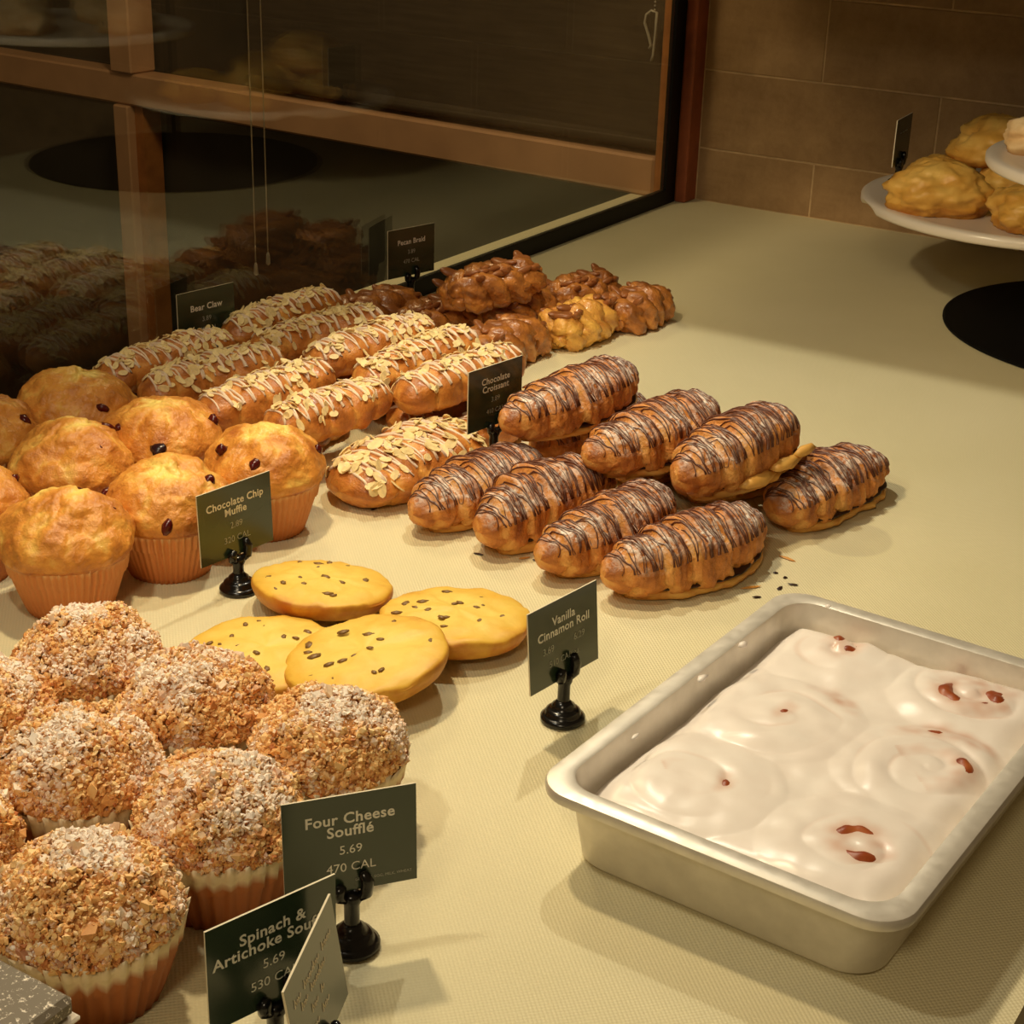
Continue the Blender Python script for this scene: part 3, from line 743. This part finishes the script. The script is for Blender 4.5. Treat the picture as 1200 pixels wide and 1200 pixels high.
for x, y, z, yw, kit, sc, lab in br:
    r_ = thing('pecan_braid', lab, 'pastry', (x, y, z), (0, 0, math.radians(yw - 90)), 'pecan braids in a heap', (1.05, sc, 1)); put(kit, r_)

# ------------------------------------------------------------------ cookies
chip_me = mesh('chocolate_chip', IVn * (0.0052, 0.0030, 0.0011), IF, M['chip'])
CK = smooth_prof([(0.030, 0.0), (0.052, 0.001), (0.0595, 0.009), (0.0610, 0.0145), (0.0575, 0.0185), (0.042, 0.0210), (0.020, 0.0225), (0.0006, 0.0230)], 26)
def cookie_kit(seed):
    rg = random.Random(seed); V = []; A = []; nv = 64
    for i, (r, z) in enumerate(CK):
        s = i / (len(CK) - 1)
        for j in range(nv):
            th = 2 * PI * j / nv; k = 1 + .03 * nz(math.cos(th), math.sin(th), 0, 1.6, seed) + .012 * nz(math.cos(th), math.sin(th), 0, 5, seed)
            x, y = r * k * math.cos(th), r * k * math.sin(th)
            V.append((x, y, z + (.0024 * nz(x, y, 0, 60, seed) + .0014 * nz(x, y, 0, 150, seed) if s > .4 else 0)))
            A.append((.78 if s < .5 else max(0.12, .62 - (s - .5) * 1.6)) + .2 * nz(x, y, 0, 40, seed))
    F = grid_faces(len(CK), nv); F.append(tuple(range((len(CK) - 1) * nv, len(CK) * nv))); F.append(tuple(reversed(range(nv))))
    kit = [P('cookie_body', mesh('cookie_body', V, F, M['cookie'], True, {'bake': A}))]
    for k in range(17):
        r = .050 * math.sqrt(rg.random()); th = rg.uniform(0, 6.28); s = 1.0
        z = np.interp(r, [c[0] for c in reversed(CK[8:])], [c[1] for c in reversed(CK[8:])])
        kit.append(P('chocolate_chip', chip_me, Matrix.Translation((r * math.cos(th), r * math.sin(th), z - .0001)) @ Matrix.Rotation(rg.uniform(0, 3.1), 4, 'Z') @ Matrix.Scale(rg.uniform(.6, 1.25), 4)))
    return nest(kit, 'cookie_body', ('chocolate_chip',))
kk = [cookie_kit(700 + 3 * k) for k in range(4)]
for (x, y, z, rx_, ry_, rz_, k, sc, lab) in [
 (0.468, -1.536, 0.006, -8, 2, 0.3, 0, 0.95, 'yellow chocolate chip cookie leaning next to the chocolate chip card holder'),
 (0.588, -1.516, 0.003, -3, 4, 1.3, 1, 1.0, 'yellow chocolate chip cookie at the right, nearest the vanilla card'),
 (0.500, -1.645, 0.0, 0, 0, 2.0, 2, 1.0, 'yellow chocolate chip cookie lying flat beside the crumb muffins'),
 (0.582, -1.622, 0.013, 2, 8, 4.0, 3, 1.03, 'large yellow chocolate chip cookie on top, overlapping the other three')]:
    r_ = thing('chocolate_chip_cookie', lab, 'cookie', (x, y, z), (math.radians(rx_), math.radians(ry_), rz_), 'yellow cookies in a loose pile', (sc, sc, sc)); put(kk[k], r_)

# ------------------------------------------------------------------ pan of cinnamon rolls
PA = math.radians(-2.6); PX, PY = 0.9265, -1.5705
def rring(hw, hl, r, z, n=10):
    r = min(r, hw, hl); V = []
    for (sx_, sy_, a0) in ((1, 1, 0), (-1, 1, PI / 2), (-1, -1, PI), (1, -1, 3 * PI / 2)):
        for k in range(n): a = a0 + PI / 2 * k / (n - 1); V.append((sx_ * (hw - r) + r * math.cos(a), sy_ * (hl - r) + r * math.sin(a), z))
    return V
HW, HL = 0.122, 0.177
prof = [(-.030, .028, 0.0006), (-.0215, .024, .0012), (-.0185, .024, .0045), (-.0125, .026, .048), (-.0118, .026, .0515), (-.002, .026, .0515), (0.0, .026, .0530), (.0004, .026, .0575), (-.0006, .0255, .0596), (-.0025, .025, .0603), (-.0125, .0235, .0606), (-.0142, .0225, .0598), (-.0150, .0215, .0570), (-.0160, .0215, .045), (-.0205, .021, .007), (-.026, .020, .0035)]
pan = thing('baking_pan', 'rectangular aluminium baking pan with rolled rim holding iced cinnamon rolls', 'baking pan', (PX, PY, 0), (0, 0, PA))
def rings(pr):
    V = []; F = []; n = 40
    for (o, r, z) in pr: V += rring(HW + o, HL + o, r, z)
    F += grid_faces(len(pr), n); return V, F, n
V, F, n = rings(prof); F.append(tuple(reversed(range(n)))); F.append(tuple(range((len(prof) - 1) * n, len(prof) * n)))
pme = mesh('pan_body', V, F, M['pan']); pme.set_sharp_from_angle(angle=math.radians(42)); obj('pan_body', pme, pan)
def to_pan(x, y):
    dx, dy = x - PX, y - PY; return (dx * math.cos(PA) + dy * math.sin(PA), -dx * math.sin(PA) + dy * math.cos(PA))
rollc = [to_pan(*p) for p in ((0.880, -1.553), (0.868, -1.660), (0.986, -1.673), (0.990, -1.567), (0.986, -1.452), (0.876, -1.440))]
patches = [(to_pan(0.874, -1.428), .008), (to_pan(0.886, -1.437), .008), (to_pan(0.883, -1.549), .0055), (to_pan(0.890, -1.654), .005), (to_pan(0.978, -1.660), .009), (to_pan(1.013, -1.556), .009),
           (to_pan(0.969, -1.465), .011), (to_pan(0.998, -1.449), .012), (to_pan(0.908, -1.506), .007), (to_pan(0.978, -1.516), .009), (to_pan(0.962, -1.416), .007), (to_pan(1.008, -1.515), .006)]
spin = [0.4, 2.0, 1.2, 5.0, 3.6, 0.0]
def icing_h(x, y, raw=False):
    best = 9; bi = 0; dome = 0
    for i, (cx, cy) in enumerate(rollc):
        d = math.hypot(x - cx, y - cy)
        if d < best: best, bi = d, i
        dome = max(dome, 1 - (d / 0.062) ** 2)
    cx, cy = rollc[bi]; ph = math.atan2(y - cy, x - cx) * (1 if bi % 2 else -1) + spin[bi]
    wx_ = 0.007 * nz(x, y, 1, 28, 3)
    s = (best + wx_) / 0.027 - ph / (2 * PI)
    fade = max(0, 1 - (best / 0.060) ** 4)
    rid = (math.cos(2 * PI * s) * 0.5 + 0.5) ** 0.45
    groove = (0.0030 * rid - 0.0016) * fade * max(0.1, 0.6 + 1.5 * nz(x, y, 0, 20, 4 + bi))
    h = 0.0455 + 0.0055 * max(0, dome) ** 0.9 + groove + 0.0022 * nz(x, y, 0, 26, 9) + 0.0008 * nz(x, y, 0, 70, 2)
    rid = best
    if raw: return h, rid, fade
    ex = HW - 0.0185 - abs(x); ey = HL - 0.0185 - abs(y); e = min(ex, ey)
    if e < 0.020: h -= 0.010 * (1 - max(e, 0) / 0.020) ** 2
    # low along the left wall, brim-full at the right
    h += 0.0035 * (x / HW)
    return min(h, 0.0575)
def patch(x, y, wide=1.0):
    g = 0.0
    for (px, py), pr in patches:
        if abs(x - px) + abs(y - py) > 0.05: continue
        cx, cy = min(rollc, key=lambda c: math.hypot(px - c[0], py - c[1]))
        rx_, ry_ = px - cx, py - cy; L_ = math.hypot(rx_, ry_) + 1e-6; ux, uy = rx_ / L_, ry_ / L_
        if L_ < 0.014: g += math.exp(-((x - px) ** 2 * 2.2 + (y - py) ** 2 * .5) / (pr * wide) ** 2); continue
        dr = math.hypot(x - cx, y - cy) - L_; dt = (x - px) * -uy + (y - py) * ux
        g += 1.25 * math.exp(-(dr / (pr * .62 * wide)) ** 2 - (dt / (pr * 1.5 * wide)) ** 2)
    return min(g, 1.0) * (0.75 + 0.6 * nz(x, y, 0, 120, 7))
def groove_shade(x, y):  # brown groove tint: relief shade painted into the icing colour
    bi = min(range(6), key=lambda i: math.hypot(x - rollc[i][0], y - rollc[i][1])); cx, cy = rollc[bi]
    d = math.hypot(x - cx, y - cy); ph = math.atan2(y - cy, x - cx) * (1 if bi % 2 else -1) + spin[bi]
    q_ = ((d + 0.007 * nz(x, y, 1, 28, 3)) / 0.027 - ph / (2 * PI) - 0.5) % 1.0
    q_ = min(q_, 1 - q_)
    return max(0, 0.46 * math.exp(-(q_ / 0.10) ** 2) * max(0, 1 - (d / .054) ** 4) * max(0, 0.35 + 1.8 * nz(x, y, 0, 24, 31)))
nx, ny = 150, 212; V = []; F = []
for j in range(ny):
    for i in range(nx):
        x = (-1 + 2 * i / (nx - 1)); y = (-1 + 2 * j / (ny - 1)); X = x * (HW - .0168); Y = y * (HL - .0168)
        cr = .019; ax, ay = abs(X) - (HW - .0168 - cr), abs(Y) - (HL - .0168 - cr)
        if ax > 0 and ay > 0:
            d = math.hypot(ax, ay); m_ = max(ax, ay)
            if d > 0: X = math.copysign(HW - .0168 - cr + ax * m_ / d, X); Y = math.copysign(HL - .0168 - cr + ay * m_ / d, Y)
        V.append((X, Y, icing_h(X, Y)))
F = grid_faces(ny, nx, False)
nb = len(V); rim = [i for i in range(nx)] + [j * nx + nx - 1 for j in range(1, ny)] + [(ny - 1) * nx + i for i in range(nx - 2, -1, -1)] + [j * nx for j in range(ny - 2, 0, -1)]
for k in rim: V.append((V[k][0] * .985, V[k][1] * .985, V[k][2] - .012))
for a in range(len(rim)): b_ = (a + 1) % len(rim); F.append((rim[b_], rim[a], nb + a, nb + b_))
ic = obj('icing', mesh('icing', V, F, M['icing'], True, {'thin': [max(patch(v[0], v[1], 1.8), groove_shade(v[0], v[1])) for v in V]}), None, (PX, PY, 0), (0, 0, PA), label='glossy white vanilla icing poured over the cinnamon rolls in the pan', category='icing')
where = ['second from the back on the left side', 'at the near left corner', 'at the near right corner', 'second from the back on the right side', 'at the far right', 'at the far left corner']
for i, (cx, cy) in enumerate(rollc):
    nr, na = 22, 60; V = []; A = []
    for k in range(nr):
        r = 0.0006 + 0.050 * k / (nr - 1)
        for j in range(na):
            a = 2 * PI * j / na; x, y = cx + r * math.cos(a), cy + r * math.sin(a)
            x = min(max(x, -HW + .021), HW - .021); y = min(max(y, -HL + .021), HL - .021)
            z = icing_h(x, y) - 0.0022
            z += 0.0040 * patch(x, y)
            V.append((x - cx, y - cy, z)); A.append(.5 + .4 * nz(x, y, 0, 90, i))
    top = (nr - 1) * na
    for j in range(na): v = V[top + j]; V.append((v[0], v[1], 0.008)); A.append(.6)
    F = grid_faces(nr + 1, na); F.append(tuple(reversed(range(nr * na, (nr + 1) * na)))); F.append(tuple(reversed(range(na)))) if False else None
    F = [f for f in F if f]; F = [tuple(f) for f in F]; F.append(tuple(range(na)))
    wx_, wy_ = PX + cx * math.cos(PA) - cy * math.sin(PA), PY + cx * math.sin(PA) + cy * math.cos(PA)
    o = obj('cinnamon_roll', mesh('cinnamon_roll', V, F, M['roll'], True, {'bake': A}), None, (wx_, wy_, 0), (0, 0, PA), label='iced cinnamon roll ' + where[i] + ' of the pan', category='cinnamon roll', group='cinnamon rolls in the pan')
# icing drips on the rim and inner wall
for k, (x, y, z, sx_, sy_, sz_) in enumerate(((0.8265, -1.498, .0595, .003, .005, .002), (0.8245, -1.560, .0590, .003, .008, .002), (0.824, -1.655, .0590, .002, .006, .0015), (0.853, -1.402, .0575, .004, .003, .003))):
    rs = np.random.RandomState(k)
    o = obj('icing_drip', mesh('icing_drip', IVn * (sx_, sy_, sz_) * (0.7 + .6 * rs.rand(12, 1)), IF, M['icing']), None, (x, y, z + .001), label='dried drip of white icing on the left rim of the pan' if k < 3 else 'dried drip of white icing at the far left corner of the pan', category='icing', group='icing drips on the pan')

# ------------------------------------------------------------------ card holders and cards
CW, CH = 0.078, 0.063
def holder_kit(h):
    b1 = MB(); b1.lathe([(.0150, 0), (.0165, .0015), (.0165, .004), (.0140, .0055), (.0128, .006), (.0128, .009), (.0105, .0105), (.0085, .011), (.0085, .0135), (.0060, .0155), (.0050, .017)], 28)
    s = MB(); s.lathe([(.0050, .015), (.0046, .019), (.0046, h - .006), (.0060, h - .003), (.0062, h + .001), (.0040, h + .003)], 16)
    c1 = MB()
    for sx_, hh in ((-1, .010), (1, .017)):
        pts = [(sx_ * .003, -.0015, h - .001), (sx_ * .008, -.0028, h + .002), (sx_ * .0085, -.0032, h + hh * .6), (sx_ * .0060, -.0032, h + hh)]
        c1.tube(pts, [.0030, .0038, .0042, .0026], 8)
    c2 = MB()
    c2.tube([(0, .002, h - .001), (0, .0045, h + .004), (0, .0050, h + .012)], [.003, .0034, .0026], 8)
    return [P('base', b1.build('base', M['black'])), P('stem', s.build('stem', M['black'])), P('clip', c1.build('clip', M['black'])), P('clip', c2.build('clip', M['black']))]
hk = holder_kit(.036); hk2 = holder_kit(.030)
bcard = MB(); bcard.box(-CW / 2, CW / 2, -.0006, .0006, 0, CH); 
card_me = mesh('price_card', bcard.v, bcard.f, [M['card'], M['edge']], False, None, [1, 1, 0, 0, 1, 1])
dg = None
def text_mesh(body, bold):
    cu = bpy.data.curves.new('txt', 'FONT'); cu.body = body; cu.align_x = 'CENTER'; cu.size = 1.0; cu.extrude = 0.0; cu.resolution_u = 3; cu.space_character = 1.06 if bold else 1.0
    if bold: cu.offset = 0.022
    o = bpy.data.objects.new('txt', cu); COL.objects.link(o); bpy.context.view_layer.update()
    me = bpy.data.meshes.new_from_object(o.evaluated_get(bpy.context.evaluated_depsgraph_get()))
    V = np.array([v.co[:] for v in me.vertices]) if len(me.vertices) else np.zeros((0, 3)); F = [tuple(p.vertices) for p in me.polygons]
    bpy.data.objects.remove(o); bpy.data.curves.remove(cu); bpy.data.meshes.remove(me)
    return V, F
def lettering(lines):
    q = MB()
    for body, size, x, z, bold, mi in lines:
        V, F = text_mesh(body, bold)
        q.add([(x + v[0] * size, -.00085, z + v[1] * size) for v in V], F, mi)
    return q.build('lettering', [M['white'], M['greyprint']], False)
def card(x, y, zb, phi, lines, label, hlabel, holder=hk, hz=0.0, tilt=0.0):
    o = obj('price_card', card_me, None, (x, y, zb), (math.radians(tilt), 0, math.radians(phi)), label=label, category='price card', group='price cards')
    if lines: obj('lettering', lettering(lines), o, label='pale lettering')
    if holder is not None:
        r_ = thing('card_holder', hlabel, 'card holder', (x, y, hz), (0, 0, math.radians(phi)), 'black card holders'); put(holder, r_)
T1, T2 = .0450, .0368
card(0.756, -1.869, 0.040, 52, [('Four Cheese', .0095, 0, T1, 1, 0), ('Soufflé', .0095, 0, T2, 1, 0), ('5.69', .0080, 0, .0250, 0, 0), ('470 CAL', .0080, 0, .0135, 0, 0), ('GLUTEN, EGG, MILK, WHEAT', .0026, .019, .0060, 0, 1)],
     'green price card reading Four Cheese Soufflé, in front of the crumb muffins', 'black holder under the four cheese card', tilt=-3)
card(0.781, -1.967, 0.039, 73, [('Spinach &', .0095, 0, T1, 1, 0), ('Artichoke Soufflé', .0095, 0, T2, 1, 0), ('5.69', .0080, 0, .0250, 0, 0), ('530 CAL', .0080, 0, .0135, 0, 0)],
     'dark green price card reading Spinach & Artichoke, at the bottom of the photo', 'black holder under the spinach card')
bars = MB()
for (z, x0, x1, n_) in ((.0460, -.030, .030, 12), (.0385, -.022, .022, 9), (.0280, -.010, .010, 4), (.0180, -.014, .014, 5)):
    wd = (x1 - x0) / n_
    for k in range(n_):
        hh = .0026 + .0020 * ((k * 7) % 3 == 0); x1_ = x0 + wd * k; x2_ = x1_ + wd * .82
        if (k * 5) % 6 == 4: continue
        bars.tube([(x1_, -.0007, z), (x1_ + wd * .1, -.0007, z + hh), (x1_ + wd * .5, -.0007, z + .0005), (x2_, -.0007, z + .0026)], .00045, 4)
card(0.823, -1.977, 0.039, 112, None, 'glare-washed price card seen almost edge-on, in front of the spinach card', 'black holder under the glare-washed card', hk2, tilt=-8)
obj('lettering', bars.build('lettering', M['edge'], False), [o for o in COL.objects if o.name.startswith('price_card')][-1], label='washed-out print')
card(0.392, -1.551, 0.034, 82, [('Chocolate Chip', .0090, 0, T1, 1, 0), ('Muffie', .0090, 0, T2, 1, 0), ('2.89', .0078, 0, .0250, 0, 1), ('320 CAL', .0078, 0, .0130, 0, 1)],
     'green price card reading Chocolate Chip Muffie, in front of the berry muffins', 'black holder under the chocolate chip card', hk2, tilt=-2)
card(0.724, -1.576, 0.036, 82, [('Vanilla', .0092, 0, T1, 1, 0), ('Cinnamon Roll', .0092, 0, T2, 1, 0), ('3.69', .0075, -.018, .0255, 0, 1), ('6.29', .0075, .017, .0255, 0, 1), ('510 CAL ea.', .0070, 0, .0140, 0, 1)],
     'green price card reading Vanilla Cinnamon Roll, beside the baking pan', 'black holder under the vanilla cinnamon roll card', hk, tilt=-5)
hk3 = holder_kit(.046)
card(0.421, -1.205, 0.052, 81, [('Chocolate', .0092, 0, T1, 1, 0), ('Croissant', .0092, 0, T2, 1, 0), ('3.89', .0075, 0, .0255, 0, 1), ('410 CAL', .0070, 0, .0140, 0, 1)],
     'dark price card reading Chocolate Croissant, between almond pastries and croissants', 'black holder under the chocolate croissant card', hk3)
card(0.022, -0.790, 0.046, 76, [('Pecan Braid', .0092, 0, .0420, 1, 0), ('3.89', .0075, 0, .0290, 0, 1), ('470 CAL', .0075, 0, .0170, 0, 1)],
     'dark price card reading Pecan Braid, standing at the glass behind the braids', 'black holder under the pecan braid card', holder_kit(.040))
card(0.020, -1.175, 0.050, 80, [('Bear Claw', .0098, 0, .0400, 1, 0), ('3.89', .0075, 0, .0270, 0, 1), ('500 CAL', .0075, 0, .0150, 0, 1)],
     'dark price card reading Bear Claw, standing at the glass behind the almond sticks', 'black holder under the bear claw card', holder_kit(.044))

# ------------------------------------------------------------------ tiered stand at the right
SX, SY = 0.842, -0.296
st = thing('tiered_stand', 'black metal tiered stand with a round base disc at the right', 'cake stand', (SX, SY, 0))
q = MB(); q.lathe([(.250, 0.0), (.258, .0008), (.258, .003), (.255, .004), (.001, .004)], 96); obj('base_disc', q.build('base_disc', M['disc'], False), st)
q = MB(); q.tube([(0, 0, .003), (0, 0, .30)], .008, 12); obj('pole', q.build('pole', M['black']), st)
LP = (0.664, -0.263, 0.125); UP = (0.868, -0.498, 0.240)
for c in (LP, UP):
    q = MB(); dx, dy = c[0] - SX, c[1] - SY
    q.tube([(0, 0, c[2] - .012), (dx, dy, c[2] - .012)], .006, 8); q.lathe([(.05, -.008), (.055, -.006), (.055, -.001), (.05, 0)], 32, c=(dx, dy, c[2])); obj('arm', q.build('arm', M['black']), st)
def plate(c, r, label, notch=None):
    n = 128; pr = [(.02, 0.0), (r - .03, 0.0), (r - .012, .002), (r - .002, .004), (r, .007), (r, .014), (r - .003, .0165), (r - .012, .0170), (r - .024, .0150), (r - .032, .0135), (.02, .0130)]
    V = []
    for (rr, z) in pr:
        for j in range(n):
            th = 2 * PI * j / n; k = 0
            if notch is not None:
                d = abs((th - notch + PI) % (2 * PI) - PI); k = max(0, 1 - (d / .16) ** 4) if d < .16 else 0
            zz = z + (0.007 * k if z < .009 and rr > r - .04 else 0)
            V.append((rr * math.cos(th), rr * math.sin(th), zz))
    F = grid_faces(len(pr), n); F.append(tuple(range((len(pr) - 1) * n, len(pr) * n))); F.append(tuple(reversed(range(n))))
    return obj('serving_plate', mesh('serving_plate', V, F, M['plate']), None, c, label=label, category='plate', group='white plates on the stand')
plate(LP, .226, 'white round plate of golden pastries, lower tier of the stand', math.radians(215))
plate(UP, .200, 'white round plate cut by the right edge, upper tier of the stand')
def pastry_mesh(seed, a, b_, c, tri=0.25):
    nu, nv = 44, 80; V = []; A = []
    for i in range(nu):
        u = PI * i / (nu - 1)
        for j in range(nv):
            v = 2 * PI * j / nv; x, y, z = math.sin(u) * math.cos(v), math.sin(u) * math.sin(v), -math.cos(u)
            k = 1 + .20 * nz(x, y, z, 1.5, seed) + .13 * nz(x, y, z, 3.2, seed + 1) + .06 * (0.5 - abs(nz(x, y, z, 6, seed + 2)) * 2) + .03 * nz(x, y, z, 16, seed + 2) + tri * .5 * math.cos(3 * v + seed) * (1 - z * z) * .5
            zz = z * c * k; zz = max(zz, -c * .62) + c * .62
            V.append((x * a * k, y * b_ * k, zz)); A.append(.42 + .45 * nz(x, y, z, 2.2, seed + 3) - .12 * z + (.25 if z < -.3 else 0))
    F = grid_faces(nu, nv)
    return mesh('pastry_shell', V, F, M['scone'], True, {'bake': A})
pm = [pastry_mesh(800 + 9 * k, .062, .048, .034) for k in range(3)]
pz = LP[2] + .0132
for (x, y, z, rz_, k, sc, lab) in [
 (0.573, -0.385, pz, 0.5, 0, 1.12, 'golden pastry nearest the card on the lower white plate'),
 (0.692, -0.395, pz, 2.2, 1, 0.95, 'golden pastry beneath the upper plate rim, at the photo right edge'),
 (0.530, -0.245, pz, 1.3, 2, 0.85, 'golden pastry at the left of the lower plate, behind its card'),
 (0.640, -0.245, pz, 0.2, 1, 1.0, 'golden pastry in the middle of the lower plate'),
 (0.596, -0.225, pz + .040, 2.9, 0, 1.1, 'golden pastry on top of the heap on the lower plate'),
 (0.730, -0.190, pz, 1.0, 2, 1.0, 'golden pastry at the far side of the lower plate')]:
    obj('golden_pastry', pm[k], None, (x, y, z), (0, 0, rz_), (sc, sc, sc), label=lab, category='pastry', group='golden pastries on the lower plate')
t = M['almond']
M['sconepale'] = baked('pale_scone', lin(240, 214, 168), lin(226, 190, 136), lin(190, 140, 84), 0.6, 90, 0.5)
pm2 = pastry_mesh(900, .05, .045, .03); pm2.materials[0] = M['sconepale']
for k, (x, y, rz_, lab) in enumerate([(0.735, -0.505, 0.3, 'pale berry scone cut by the right edge on the upper plate'), (0.845, -0.620, 1.5, 'pale berry scone at the near side of the upper plate'), (0.860, -0.430, 2.5, 'pale berry scone at the far side of the upper plate'), (0.950, -0.530, 4.5, 'pale berry scone at the far right of the upper plate')]):
    r_ = thing('berry_scone', lab, 'scone', (x, y, UP[2] + .0132), (0, 0, rz_), 'berry scones on the upper plate')
    obj('scone_body', pm2, r_)
    for a in range(6):
        th = a * 1.05 + .3; obj('berry', berry_me, r_, (.043 * math.cos(th), .037 * math.sin(th), .018 + .008 * (a % 2)), (0, 0, a))
card(0.478, -0.276, 0.172, 95, [('Orange Scone', .0085, 0, .042, 1, 0), ('3.29', .0075, 0, .027, 0, 1)] if False else [('— — —', .0100, 0, .040, 1, 1)],
     'small dark price card standing on the left of the lower white plate', 'black holder on the lower white plate', hk2, LP[2] + .0140)

# ------------------------------------------------------------------ speckled board, lower left
bd = thing('serving_board', 'dark speckled board dusted with sugar at the lower left corner', 'board', (0.57, -2.20, 0))
q = MB(); q.box(-.17, .161, -.16, .145, .068, .080, .003); obj('board_top', q.build('board_top', M['slate'], False), bd)
q = MB(); q.box(-.172, .1625, -.162, .1465, .0645, .0675, .001); obj('rim', q.build('rim', M['plate'], False), bd, label='pale thin rim under the board')
q = MB(); q.box(-.10, .10, -.10, .05, 0.0, .064, .004); obj('riser', q.build('riser', M['black'], False), bd)

# ------------------------------------------------------------------ flakes on the mat
fl = [(0.743, -0.988, 0.2, 1.4), (0.759, -1.065, 0.0, 2.2), (0.744, -1.218, -0.7, 1.7), (0.748, -1.252, 0, .6), (0.759, -1.256, .5, .6), (0.770, -1.265, -.3, 1.0), (0.764, -1.278, 1, 1.0), (0.755, -1.306, .1, .9), (0.515, -1.373, -.5, 1.0), (0.553, -1.356, .3, 1.2), (0.563, -1.354, 0, .5), (0.380, -1.347, .8, 1.0), (0.742, -1.292, .2, 2.0)]
for k, (x, y, a, s) in enumerate(fl):
    rs = np.random.RandomState(k + 50)
    me = mesh('pastry_flake', IVn * (.0050 * s, .0018 * s ** .3, .0009) * (.7 + .6 * rs.rand(12, 1)), IF, M['croissant_pale'] if k in (2, 9, 12) else M['filling'], False, {'bake': [.5] * 12})
    obj('pastry_flake', me, None, (x, y, .0009), (0, 0, a + .6), label='tiny loose pastry flake lying on the cream mat near the croissants', category='crumb', group='pastry flakes on the mat')
